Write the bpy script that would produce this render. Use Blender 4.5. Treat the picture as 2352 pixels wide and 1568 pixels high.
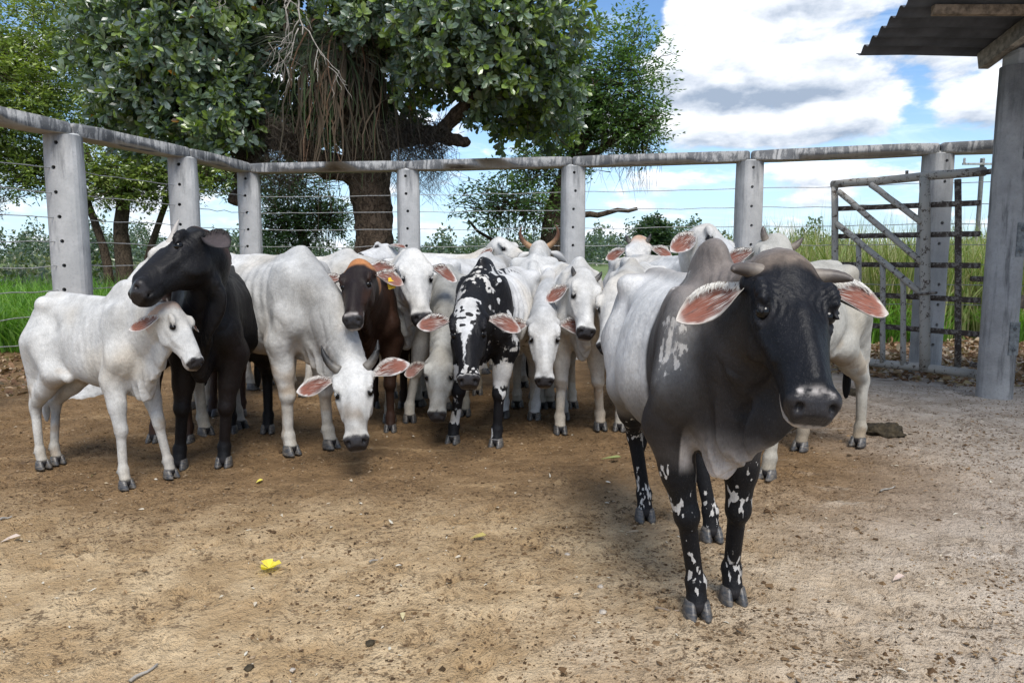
import bpy, bmesh, math, random
import numpy as np
from mathutils import Vector, Matrix

for _o in list(bpy.data.objects): bpy.data.objects.remove(_o)
SC = bpy.context.scene
R = math.radians
# ---------------------------------------------------------------- camera
CAM_H = 1.45; PITCH = R(6.52)
cam_d = bpy.data.cameras.new('camera'); cam = bpy.data.objects.new('camera', cam_d); SC.collection.objects.link(cam)
cam.location = (0, 0, CAM_H); cam.rotation_euler = (R(90) - PITCH, 0, 0)
cam_d.sensor_width = 36; cam_d.lens = 26; cam_d.clip_start = .05; cam_d.clip_end = 4000
SC.camera = cam
FPX = 26 / 36 * 2352
def at(px, py, Y):
    """the world point at forward distance Y that the photograph shows at (px, py)"""
    a = (px - 1176) / FPX; b = (784 - py) / FPX
    d = np.array([a, math.cos(PITCH) + b * math.sin(PITCH), -math.sin(PITCH) + b * math.cos(PITCH)])
    return np.array([0, 0, CAM_H]) + d * (Y / d[1])
def gr(px, py):
    """the ground point shown at (px, py)"""
    p = at(px, py, 1.0); d = p - np.array([0, 0, CAM_H]); return np.array([0, 0, CAM_H]) + d * (-CAM_H / d[2])

# ---------------------------------------------------------------- light
SUN_DIR = Vector((.14, -.58, .80)).normalized()
sun_el = math.asin(SUN_DIR.z); sun_az = math.atan2(SUN_DIR.x, SUN_DIR.y)
sl = bpy.data.lights.new('sun', 'SUN'); sl.energy = 1.5; sl.angle = R(28); sl.color = (1, .955, .89)
so = bpy.data.objects.new('sun', sl); SC.collection.objects.link(so); so.rotation_euler = SUN_DIR.to_track_quat('Z', 'Y').to_euler(); so.location = (20, -5, 40)
SC.view_settings.view_transform = 'Standard'; SC.view_settings.look = 'None'; SC.view_settings.gamma = 1; SC.view_settings.use_curve_mapping = False
SC.view_settings.exposure = 1.42
SC.cycles.max_bounces = 6; SC.cycles.transparent_max_bounces = 8; SC.cycles.diffuse_bounces = 3; SC.cycles.glossy_bounces = 2; SC.cycles.caustics_reflective = False; SC.cycles.caustics_refractive = False
# ---------------------------------------------------------------- sky: clear air with fair weather clouds
class NT:
    """small helper to write node trees"""
    def __init__(s, t): s.t = t; s.n = t.nodes; s.l = t.links
    def new(s, k, **kw):
        n = s.n.new(k)
        for a, b in kw.items(): setattr(n, a, b)
        return n
    def set(s, inp, v):
        if isinstance(v, bpy.types.NodeSocket): s.l.new(v, inp)
        elif isinstance(v, bpy.types.Node): s.l.new(v.outputs[0], inp)
        else: inp.default_value = v
    def math(s, op, a, b=0., c=0., clamp=False):
        n = s.new('ShaderNodeMath', operation=op, use_clamp=clamp)
        for i, x in enumerate((a, b, c)): s.set(n.inputs[i], x)
        return n.outputs[0]
    def vmath(s, op, a, b=(0, 0, 0), sc=None):
        n = s.new('ShaderNodeVectorMath', operation=op); s.set(n.inputs[0], a); s.set(n.inputs[1], b)
        if sc is not None: s.set(n.inputs[3], sc)
        return n.outputs[1] if op in ('LENGTH', 'DOT_PRODUCT', 'DISTANCE') else n.outputs[0]
    def mix(s, f, a, b, kind='MIX'):
        n = s.new('ShaderNodeMix', data_type='RGBA', blend_type=kind); s.set(n.inputs[0], f)
        for i, x in ((6, a), (7, b)):
            if isinstance(x, (tuple, list)) and len(x) == 3: x = (*x, 1)
            s.set(n.inputs[i], x)
        return n.outputs[2]
    def noise(s, vec, scale, detail=3, rough=.55, dist=0., lac=2.):
        n = s.new('ShaderNodeTexNoise'); s.set(n.inputs['Vector'], vec); s.set(n.inputs['Scale'], scale); s.set(n.inputs['Detail'], detail); s.set(n.inputs['Roughness'], rough); s.set(n.inputs['Distortion'], dist); s.set(n.inputs['Lacunarity'], lac)
        return n.outputs[0]
    def ramp(s, f, *stops, interp='LINEAR'):
        n = s.new('ShaderNodeValToRGB'); n.color_ramp.interpolation = interp; s.set(n.inputs[0], f); e = n.color_ramp.elements
        while len(e) > 1: e.remove(e[-1])
        for i, (p, c) in enumerate(stops):
            x = e[0] if i == 0 else e.new(p); x.position = p; x.color = (c, c, c, 1) if isinstance(c, (int, float)) else (*c, 1)
        return n.outputs[0]
    def mapr(s, v, a, b, c=0., d=1., kind='SMOOTHSTEP'):
        n = s.new('ShaderNodeMapRange', interpolation_type=kind); s.set(n.inputs[0], v)
        for i, x in enumerate((a, b, c, d)): s.set(n.inputs[i + 1], x)
        return n.outputs[0]
    def xyz(s, v):
        n = s.new('ShaderNodeSeparateXYZ'); s.set(n.inputs[0], v); return n.outputs
    def comb(s, x, y, z):
        n = s.new('ShaderNodeCombineXYZ'); s.set(n.inputs[0], x); s.set(n.inputs[1], y); s.set(n.inputs[2], z); return n.outputs[0]

def build_world():
    wd = bpy.data.worlds.new('World'); SC.world = wd; wd.use_nodes = True; t = NT(wd.node_tree); t.n.clear()
    out = t.new('ShaderNodeOutputWorld'); bg = t.new('ShaderNodeBackground')
    sky = t.new('ShaderNodeTexSky', sky_type='NISHITA'); sky.sun_disc = False; sky.sun_elevation = sun_el; sky.sun_rotation = sun_az; sky.altitude = 100; sky.air_density = 1.0; sky.dust_density = .6; sky.ozone_density = 2.5
    d = t.new('ShaderNodeTexCoord').outputs['Generated']
    X, Y, Z = t.xyz(d)
    # a flattened dome coordinate: clouds shrink and crowd towards the horizon
    el = t.math('ARCSINE', Z); az = t.math('ARCTAN2', X, Y)
    zc = t.math('MAXIMUM', el, 0.0)
    q = t.comb(az, t.math('MULTIPLY', t.math('POWER', t.math('ADD', zc, .03), .75), 1.9), 0.)
    CY = lambda e: 1.9 * (e + .03) ** .75; CR = lambda e, r: 1.9 * .75 * r / (e + .03) ** .25
    def blobs(vec, lst, f):
        vx, vy, vz = t.xyz(vec)
        for a0, e0, ra, re, wt in lst:
            dx = t.math('DIVIDE', t.math('SUBTRACT', vx, a0), ra); dy = t.math('DIVIDE', t.math('SUBTRACT', vy, CY(e0)), CR(e0, re))
            g = t.math('POWER', 2.718, t.math('MULTIPLY', -1., t.math('ADD', t.math('MULTIPLY', dx, dx), t.math('MULTIPLY', dy, dy))))
            f = t.math('ADD', f, t.math('MULTIPLY', g, wt))
        return f
    def dens(vec):
        n1 = t.noise(vec, 9.5, 6, .58, .12); n2 = t.noise(t.vmath('ADD', vec, (7.3, 2.1, 0)), 2.6, 1, .5)
        return blobs(vec, BANKS, t.math('ADD', t.math('MULTIPLY', n1, .72), t.math('MULTIPLY', n2, .28)))
    f0 = dens(q); f1 = dens(t.vmath('ADD', q, (.004, .030, 0)))
    cov = t.mapr(f0, .465, .595)
    thick = t.mapr(f0, .55, .95)
    lit = t.math('ADD', .66, t.math('MULTIPLY', t.math('SUBTRACT', f0, f1), 3.4))
    lit = t.math('SUBTRACT', lit, t.math('MULTIPLY', thick, .16))
    lit = blobs(q, GREYS, lit)
    lit = t.math('ADD', lit, t.math('MULTIPLY', t.math('SUBTRACT', t.noise(t.vmath('MULTIPLY', q, (1, 1.5, 1)), 10, 4, .58, .2), .5), .55))
    cc = t.mix(t.mapr(lit, -.05, 1.05, 0, 1, 'LINEAR'), (.155, .19, .245), (.53, .54, .56))
    clear = t.mix(1., sky.outputs[0], (SKYT[0], SKYT[1], SKYT[2], 1), 'MULTIPLY')
    clear = t.mix(t.mapr(el, .0, .26, .62, .0), clear, (.285, .385, .485))
    wisp = t.mapr(t.noise(t.vmath('MULTIPLY', t.vmath('ADD', q, (3.1, 0, 0)), (1., 3.2, 1)), 5., 5, .6, .8), .48, .80, 0, .40); clear = t.mix(wisp, clear, (.50, .56, .61))
    col = t.mix(cov, clear, cc)
    col = t.mix(t.mapr(el, -.02, .04, .6, 0.), col, (.40, .46, .52))
    t.l.new(col, bg.inputs[0]); bg.inputs[1].default_value = 1.0
    t.l.new(bg.outputs[0], out.inputs[0])
    wd.cycles.sampling_method = 'MANUAL'; wd.cycles.sample_map_resolution = 512
SKYT = (.049, .059, .068)     # Nishita at under a tenth of its strength
# banks of cloud: azimuth, height, half sizes (radians), weight
BANKS = [(.265, .245, .055, .045, .30), (.212, .290, .022, .040, .22), (.36, .215, .12, .035, .26), (.20, .235, .03, .03, .12), (.33, .162, .13, .018, .22), (.43, .165, .04, .022, .12), (.40, .320, .14, .035, .20), (.56, .235, .09, .025, .16), (.56, .175, .045, .030, .16), (.22, .090, .06, .022, .12), (.41, .092, .05, .028, .14), (.30, .07, .4, .03, -.05),
         (.10, .315, .085, .055, -.33), (.17, .34, .04, .03, -.2), (.492, .180, .020, .032, -.17), (.30, .125, .25, .012, -.20), (.50, .125, .05, .012, -.1)]
GREYS = [(.37, .200, .13, .024, -.42), (.47, .235, .10, .022, -.25), (.34, .146, .13, .008, -.18), (.42, .295, .12, .020, -.22), (.262, .255, .06, .035, .25), (.35, .170, .12, .010, .22), (.56, .19, .06, .03, .1)]
build_world()

# ---------------------------------------------------------------- materials
MAT = {}
def mat(name):
    m = bpy.data.materials.new(name); m.use_nodes = True; t = NT(m.node_tree); b = t.n['Principled BSDF']; MAT[name] = m; return m, t, b

def m_coat():
    m, t, b = mat('coat'); at_ = t.new('ShaderNodeAttribute', attribute_name='col'); ob = t.new('ShaderNodeTexCoord').outputs['Object']
    st = t.vmath('MULTIPLY', ob, (1, 1, .35))
    hair = t.noise(st, 190, 2, .6); mid = t.noise(ob, 38, 3, .6); blot = t.noise(ob, 9, 3, .6)
    k = t.math('ADD', t.math('MULTIPLY', t.mapr(hair, .3, .7, -.5, .5, 'LINEAR'), .24), t.math('MULTIPLY', t.mapr(mid, .3, .7, -.5, .5, 'LINEAR'), .18))
    k = t.math('ADD', t.math('ADD', k, t.math('MULTIPLY', t.mapr(blot, .3, .7, -.5, .5, 'LINEAR'), .26)), 1.)
    cb = t.mix(1., at_.outputs['Color'], t.comb(k, k, k), 'MULTIPLY')
    pt = t.new('ShaderNodeAttribute', attribute_name='pat')        # patches: their border is broken up hair by hair
    hb = t.math('ADD', t.math('MULTIPLY', t.math('SUBTRACT', t.noise(t.vmath('MULTIPLY', ob, (1, 1, .28)), 230, 2, .6), .5), .34), t.math('MULTIPLY', t.math('SUBTRACT', t.noise(t.vmath('MULTIPLY', ob, (1, 1, .5)), 70, 3, .6), .5), .30))
    pf = t.mapr(t.math('ADD', t.math('SUBTRACT', pt.outputs['Alpha'], 10.), hb), -.035, .035); cb = t.mix(pf, cb, t.mix(1., pt.outputs['Color'], t.comb(k, k, k), 'MULTIPLY'))
    fl = t.mapr(t.noise(t.vmath('MULTIPLY', ob, (1, 1, .4)), 330, 2, .5), .60, .72, 0, .055); cb = t.mix(fl, cb, (.48, .46, .43))   # pale hairs among the dark
    t.l.new(cb, b.inputs['Base Color'])
    t.l.new(t.mapr(at_.outputs['Alpha'], 0., 1., .66, .30, 'LINEAR'), b.inputs['Roughness'])
    b.inputs['Specular IOR Level'].default_value = .17
    b.inputs['Sheen Weight'].default_value = .0
    bp = t.new('ShaderNodeBump'); bp.inputs['Strength'].default_value = .50; bp.inputs['Distance'].default_value = .007
    hgt = t.math('ADD', t.math('MULTIPLY', hair, .35), t.math('ADD', mid, t.math('MULTIPLY', blot, .8)))
    fn = t.noise(t.vmath('MULTIPLY', ob, (1, 1, .4)), 8, 2, .5, .7); fold = t.mapr(t.math('ABSOLUTE', t.math('SUBTRACT', fn, .5)), 0., .09, 1., 0.)
    hgt = t.math('SUBTRACT', hgt, t.math('MULTIPLY', fold, .22))
    t.l.new(hgt, bp.inputs['Height']); t.l.new(bp.outputs[0], b.inputs['Normal'])
m_coat()
def m_ear():
    m, t, b = mat('ear'); at_ = t.new('ShaderNodeAttribute', attribute_name='col'); uv = t.new('ShaderNodeAttribute', attribute_name='euv'); s_, q, ins = t.xyz(uv.outputs['Vector'])
    n = t.noise(t.comb(t.math('MULTIPLY', s_, 3.), t.math('MULTIPLY', q, 4.5), 0.), 1.6, 4, .65, .3); n2 = t.noise(t.comb(t.math('MULTIPLY', s_, 2.2), t.math('MULTIPLY', q, 9.), 3.), 1.7, 3, .6, .2)
    c = t.mix(t.math('MULTIPLY', ins, t.mapr(n, .52, .66, 0, .75)), at_.outputs['Color'], (.07, .042, .036))
    hm = t.math('MULTIPLY', t.math('MULTIPLY', ins, t.mapr(n2, .50, .62)), t.mapr(s_, .75, .10, .10, .95)); c = t.mix(hm, c, (.60, .57, .52))
    t.l.new(c, b.inputs['Base Color']); b.inputs['Roughness'].default_value = .75; b.inputs['Specular IOR Level'].default_value = .15
    bp = t.new('ShaderNodeBump'); bp.inputs['Strength'].default_value = .5; bp.inputs['Distance'].default_value = .004; t.l.new(n2, bp.inputs['Height']); t.l.new(bp.outputs[0], b.inputs['Normal'])
m_ear()
def m_hoof():
    m, t, b = mat('hoof'); ob = t.new('ShaderNodeTexCoord').outputs['Object']; n = t.noise(t.vmath('MULTIPLY', ob, (1, 1, 3)), 30, 3, .6)
    t.l.new(t.mix(t.mapr(n, .35, .75), (.040, .042, .047), (.17, .145, .115)), b.inputs['Base Color']); b.inputs['Roughness'].default_value = .42
    bp = t.new('ShaderNodeBump'); bp.inputs['Strength'].default_value = .4; bp.inputs['Distance'].default_value = .003; t.l.new(n, bp.inputs['Height']); t.l.new(bp.outputs[0], b.inputs['Normal'])
m_hoof()
def m_horn(name, c0, c1):
    m, t, b = mat(name); at_ = t.new('ShaderNodeAttribute', attribute_name='col'); r, g, bl = t.xyz(at_.outputs['Vector']); ob = t.new('ShaderNodeTexCoord').outputs['Object']
    n = t.noise(ob, 45, 3, .6); f = t.mapr(t.math('ADD', r, t.math('MULTIPLY', t.math('SUBTRACT', n, .5), .5)), .05, .6)
    t.l.new(t.mix(f, c0, c1), b.inputs['Base Color']); b.inputs['Roughness'].default_value = .5
    bp = t.new('ShaderNodeBump'); bp.inputs['Strength'].default_value = .4; bp.inputs['Distance'].default_value = .003; t.l.new(n, bp.inputs['Height']); t.l.new(bp.outputs[0], b.inputs['Normal'])
m_horn('horn_dark', (.15, .135, .115), (.014, .0135, .0135)); m_horn('horn_tan', (.42, .25, .13), (.12, .055, .03)); m_horn('horn_pale', (.45, .41, .36), (.34, .31, .28)); m_horn('horn_grey', (.20, .165, .13), (.075, .06, .05))
def plain(name, c, rough=.6, spec=.5, var=.25, scale=20, bump=0., dist=.01):
    m, t, b = mat(name); ob = t.new('ShaderNodeTexCoord').outputs['Object']; n = t.noise(ob, scale, 4, .6)
    t.l.new(t.mix(t.mapr(n, .3, .7), tuple(x * (1 - var) for x in c), tuple(min(1, x * (1 + var)) for x in c)), b.inputs['Base Color']); b.inputs['Roughness'].default_value = rough; b.inputs['Specular IOR Level'].default_value = spec
    if bump:
        bp = t.new('ShaderNodeBump'); bp.inputs['Strength'].default_value = bump; bp.inputs['Distance'].default_value = dist; t.l.new(n, bp.inputs['Height']); t.l.new(bp.outputs[0], b.inputs['Normal'])
    return m
plain('eye', (.004, .0035, .0035), .14, .3, .1); plain('tag', (.80, .50, .02), .4, .5, .08); plain('ear_hair', (.66, .63, .57), .7, .2, .1); plain('ear_hair_dark', (.05, .045, .042), .7, .2, .1)
def m_ground():
    m, t, b = mat('dirt'); p = t.new('ShaderNodeTexCoord').outputs['Object']; X, Y, Z = t.xyz(p)
    big = t.noise(p, .55, 4, .6); mid = t.noise(p, 3.2, 5, .62); fine = t.noise(p, 26, 4, .65); vf = t.noise(p, 95, 3, .6)
    st = t.noise(t.vmath('MULTIPLY', p, (.6, 1.6, 1)), 2.1, 4, .6, .6)
    ochre = t.mix(t.mapr(mid, .35, .68), (.41, .280, .148), (.60, .45, .27))
    pale = t.mix(t.mapr(mid, .32, .7), (.42, .345, .262), (.61, .53, .44))
    brown = t.mix(t.mapr(mid, .3, .7), (.175, .108, .053), (.28, .178, .09))
    # trodden dung towards the herd, dry dust by the shed
    fy = t.mapr(t.math('ADD', Y, t.math('MULTIPLY', t.math('SUBTRACT', big, .5), 2.6)), 3.0, 5.0)
    fx = t.mapr(t.math('ADD', t.math('ADD', X, t.math('MULTIPLY', Y, -.28)), t.math('MULTIPLY', t.math('SUBTRACT', big, .5), 3.0)), -1.0, 1.6)
    inp = t.mapr(X, 2.2, 4.2, 1., .25)
    c = t.mix(fx, ochre, pale); c = t.mix(t.math('MULTIPLY', fy, inp), c, brown)
    fr = t.mapr(t.math('ADD', t.math('ADD', X, t.math('MULTIPLY', Y, -.36)), t.math('MULTIPLY', t.math('SUBTRACT', big, .5), 2.4)), .2, 2.4); c = t.mix(t.math('MULTIPLY', fr, .75), c, t.mix(t.mapr(mid, .3, .7), (.40, .345, .29), (.58, .52, .455)))
    c = t.mix(t.mapr(st, .55, .72, 0, .70), c, t.mix(fx, (.44, .30, .16), (.50, .42, .33)))
    spk = t.mapr(t.math('ADD', t.math('MULTIPLY', fine, .6), t.math('MULTIPLY', vf, .4)), .42, .50, 1., 0.)
    spk = t.math('MULTIPLY', spk, t.mapr(t.noise(t.vmath('ADD', p, (2.2, 7.7, 0)), 1.5, 4, .6, .4), .40, .60, .18, 1.))
    c = t.mix(t.math('MULTIPLY', spk, .80), c, (.10, .062, .034))
    lsp = t.mapr(t.noise(t.vmath('ADD', p, (3, 1, 0)), 60, 3, .7), .64, .70, 0, .55); c = t.mix(lsp, c, (.50, .41, .29))
    wet = t.mapr(t.noise(t.vmath('ADD', p, (9.2, 4.1, 0)), 1.35, 3, .6), .66, .72, 0, .5); c = t.mix(t.math('MULTIPLY', wet, t.mapr(Y, 3.4, 4.2)), c, (.11, .075, .055))
    t.l.new(c, b.inputs['Base Color']); b.inputs['Roughness'].default_value = .93; b.inputs['Specular IOR Level'].default_value = .15
    bp = t.new('ShaderNodeBump'); bp.inputs['Strength'].default_value = 1.; bp.inputs['Distance'].default_value = .045
    t.l.new(t.math('ADD', t.math('ADD', t.math('MULTIPLY', fine, .8), t.math('MULTIPLY', vf, .35)), t.math('MULTIPLY', mid, .6)), bp.inputs['Height']); t.l.new(bp.outputs[0], b.inputs['Normal'])
m_ground()
def m_field():
    m, t, b = mat('field'); p = t.new('ShaderNodeTexCoord').outputs['Object']; n = t.noise(p, .35, 5, .65); n2 = t.noise(p, 6, 4, .6)
    c = t.mix(t.mapr(n, .3, .7), (.075, .13, .025), (.16, .20, .055)); c = t.mix(t.mapr(n2, .45, .7, 0, .6), c, (.045, .075, .016))
    t.l.new(c, b.inputs['Base Color']); b.inputs['Roughness'].default_value = .9
m_field()
def m_concrete(name, c0, c1, dark, streak=.5, top=0., bumpd=.008):
    m, t, b = mat(name); p = t.new('ShaderNodeTexCoord').outputs['Object']; X, Y, Z = t.xyz(p)
    n = t.noise(p, 3.5, 6, .65); f = t.noise(p, 45, 4, .7); v = t.noise(t.vmath('MULTIPLY', p, (1, 1, .12)), 9, 5, .65)
    c = t.mix(t.mapr(n, .3, .7), c0, c1); c = t.mix(t.mapr(f, .5, .75, 0, .35), c, tuple(x * .55 for x in c0))
    c = t.mix(t.math('MULTIPLY', t.mapr(v, .50, .68), streak), c, dark)
    if top:   # darker, with a streaky border, towards the head of a post
        c = t.mix(t.math('MULTIPLY', t.mapr(t.math('ADD', Z, t.math('MULTIPLY', t.math('SUBTRACT', v, .5), 1.1)), top - .50, top, 0, .85), t.mapr(n, .3, .6, .5, 1.)), c, dark)
    t.l.new(c, b.inputs['Base Color']); b.inputs['Roughness'].default_value = .9; b.inputs['Specular IOR Level'].default_value = .2
    bp = t.new('ShaderNodeBump'); bp.inputs['Strength'].default_value = .5; bp.inputs['Distance'].default_value = bumpd; t.l.new(t.math('ADD', f, n), bp.inputs['Height']); t.l.new(bp.outputs[0], b.inputs['Normal'])
m_concrete('concrete', (.36, .36, .355), (.48, .475, .465), (.11, .115, .12), .42, 2.84)
m_concrete('concrete_column', (.27, .267, .26), (.38, .375, .365), (.085, .085, .085), .8, 3.1, .02)
def m_rail():
    m, t, b = mat('rail_concrete'); p = t.new('ShaderNodeTexCoord').outputs['Object']; n = t.noise(p, 6, 5, .7); f = t.noise(p, 60, 3, .7)
    # lichen streaks run down across the beam: stretched round its section
    s = t.noise(t.vmath('MULTIPLY', p, (1, .34, .34)), 13, 6, .70, .9)
    c = t.mix(t.mapr(t.math('ADD', t.math('MULTIPLY', s, .7), t.math('MULTIPLY', n, .3)), .43, .55), (.34, .335, .325), (.125, .127, .13))
    c = t.mix(t.mapr(f, .62, .72, 0, .6), c, (.60, .60, .58))
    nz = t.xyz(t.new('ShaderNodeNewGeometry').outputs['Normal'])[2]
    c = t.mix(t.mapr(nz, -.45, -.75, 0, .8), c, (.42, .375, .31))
    t.l.new(c, b.inputs['Base Color']); b.inputs['Roughness'].default_value = .92; b.inputs['Specular IOR Level'].default_value = .2
    bp = t.new('ShaderNodeBump'); bp.inputs['Strength'].default_value = .5; bp.inputs['Distance'].default_value = .008; t.l.new(t.math('ADD', f, n), bp.inputs['Height']); t.l.new(bp.outputs[0], b.inputs['Normal'])
m_rail()
plain('mortar', (.44, .44, .43), .95, .2, .25, 14, .6, .01)
plain('wire', (.30, .30, .29), .5, .4, .25, 30)
plain('wood', (.20, .155, .115), .85, .25, .45, 16, .5, .008); plain('wood_grey', (.26, .235, .20), .85, .25, .4, 18, .5, .008)
plain('steel_plate', (.155, .165, .165), .6, .4, .4, 25, .3, .003)
plain('roof_sheet', (.075, .080, .090), .7, .3, .3, 3, .2, .004)
plain('stone', (.40, .35, .29), .9, .2, .3, 30, .5, .004); plain('dung', (.042, .032, .018), .8, .25, .5, 30, .7, .01)
def m_paint(name, paint, rust, thr):
    m, t, b = mat(name); p = t.new('ShaderNodeTexCoord').outputs['Object']; n = t.noise(p, 16, 5, .7); f = t.noise(p, 60, 3, .7); k = t.math('ADD', t.math('MULTIPLY', n, .7), t.math('MULTIPLY', f, .3))
    t.l.new(t.mix(t.mapr(k, thr, thr + .05), paint, rust), b.inputs['Base Color']); b.inputs['Roughness'].default_value = .75; b.inputs['Specular IOR Level'].default_value = .3
    bp = t.new('ShaderNodeBump'); bp.inputs['Strength'].default_value = .4; bp.inputs['Distance'].default_value = .003; t.l.new(k, bp.inputs['Height']); t.l.new(bp.outputs[0], b.inputs['Normal'])
m_paint('gate_paint', (.34, .32, .28), (.075, .055, .042), .535); m_paint('gate_rust', (.20, .18, .155), (.06, .045, .036), .45)
def m_bark(name, c0, c1, sc=9):
    m, t, b = mat(name); p = t.new('ShaderNodeTexCoord').outputs['Object']
    a = t.noise(t.vmath('MULTIPLY', p, (1, 1, .55)), sc * 1.3, 5, .65, 1.2); n = t.noise(p, 34, 4, .7); k = t.math('ADD', a, t.math('MULTIPLY', n, .5))
    t.l.new(t.mix(t.mapr(k, .55, .95), c0, c1), b.inputs['Base Color']); b.inputs['Roughness'].default_value = .95; b.inputs['Specular IOR Level'].default_value = .1
    bp = t.new('ShaderNodeBump'); bp.inputs['Strength'].default_value = 1.; bp.inputs['Distance'].default_value = .05; t.l.new(k, bp.inputs['Height']); t.l.new(bp.outputs[0], b.inputs['Normal'])
m_bark('bark', (.030, .022, .016), (.135, .100, .072)); m_bark('bark_pale', (.06, .05, .04), (.20, .17, .135), 14)
def m_leaf(name, trans=.35, rough=.42, spec=.4):
    """leaf: reflects, and lets some light through; the colour comes from each leaf"""
    m, t, b = mat(name); at_ = t.new('ShaderNodeAttribute', attribute_name='col'); out = t.n['Material Output']
    b.inputs['Roughness'].default_value = rough; b.inputs['Specular IOR Level'].default_value = spec; t.l.new(at_.outputs['Color'], b.inputs['Base Color'])
    tr = t.new('ShaderNodeBsdfTranslucent'); t.l.new(t.mix(1., at_.outputs['Color'], (1.5, 1.7, .55), 'MULTIPLY'), tr.inputs[0])
    mx = t.new('ShaderNodeMixShader'); mx.inputs[0].default_value = trans; t.l.new(b.outputs[0], mx.inputs[1]); t.l.new(tr.outputs[0], mx.inputs[2]); t.l.new(mx.outputs[0], out.inputs[0])
m_leaf('leaf', .28, .28, .9); m_leaf('grass', .35, .5, .3); m_leaf('dry', .15, .8, .15); m_leaf('petal', .4, .6, .2); m_leaf('clod', 0., .95, .1)
# ---------------------------------------------------------------- animals: one continuous surface grown from a distance field
def vnoise(P, scale, seed=0):
    """3-D value noise in 0..1 at the points P (n,3)"""
    q = P * scale + seed * 17.31 + 1000.0
    i = np.floor(q).astype(np.int64); f = q - i; f = f * f * (3 - 2 * f)
    def hsh(x, y, z):
        n = (x * 73856093) ^ (y * 19349663) ^ (z * 83492791) ^ (seed * 2654435)
        n = (n ^ (n >> 13)) * 1274126177
        n = n ^ (n >> 16)
        return (n & 0xffff) / 65535.0
    r = 0
    for a in (0, 1):
        for b in (0, 1):
            for c in (0, 1):
                w = (f[:, 0] if a else 1 - f[:, 0]) * (f[:, 1] if b else 1 - f[:, 1]) * (f[:, 2] if c else 1 - f[:, 2])
                r = r + w * hsh(i[:, 0] + a, i[:, 1] + b, i[:, 2] + c)
    return r

def fbm(P, scale, octv=3, seed=0):
    r = 0; a = 1; t = 0
    for o in range(octv):
        r = r + a * vnoise(P, scale * 2 ** o, seed + o * 7); t += a; a *= .5
    return r / t

def sstep(a, b, x):
    t = np.clip((x - a) / (b - a), 0, 1); return t * t * (3 - 2 * t)

def nrm(v):
    v = np.asarray(v, float); return v / max(np.linalg.norm(v), 1e-9)

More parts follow.
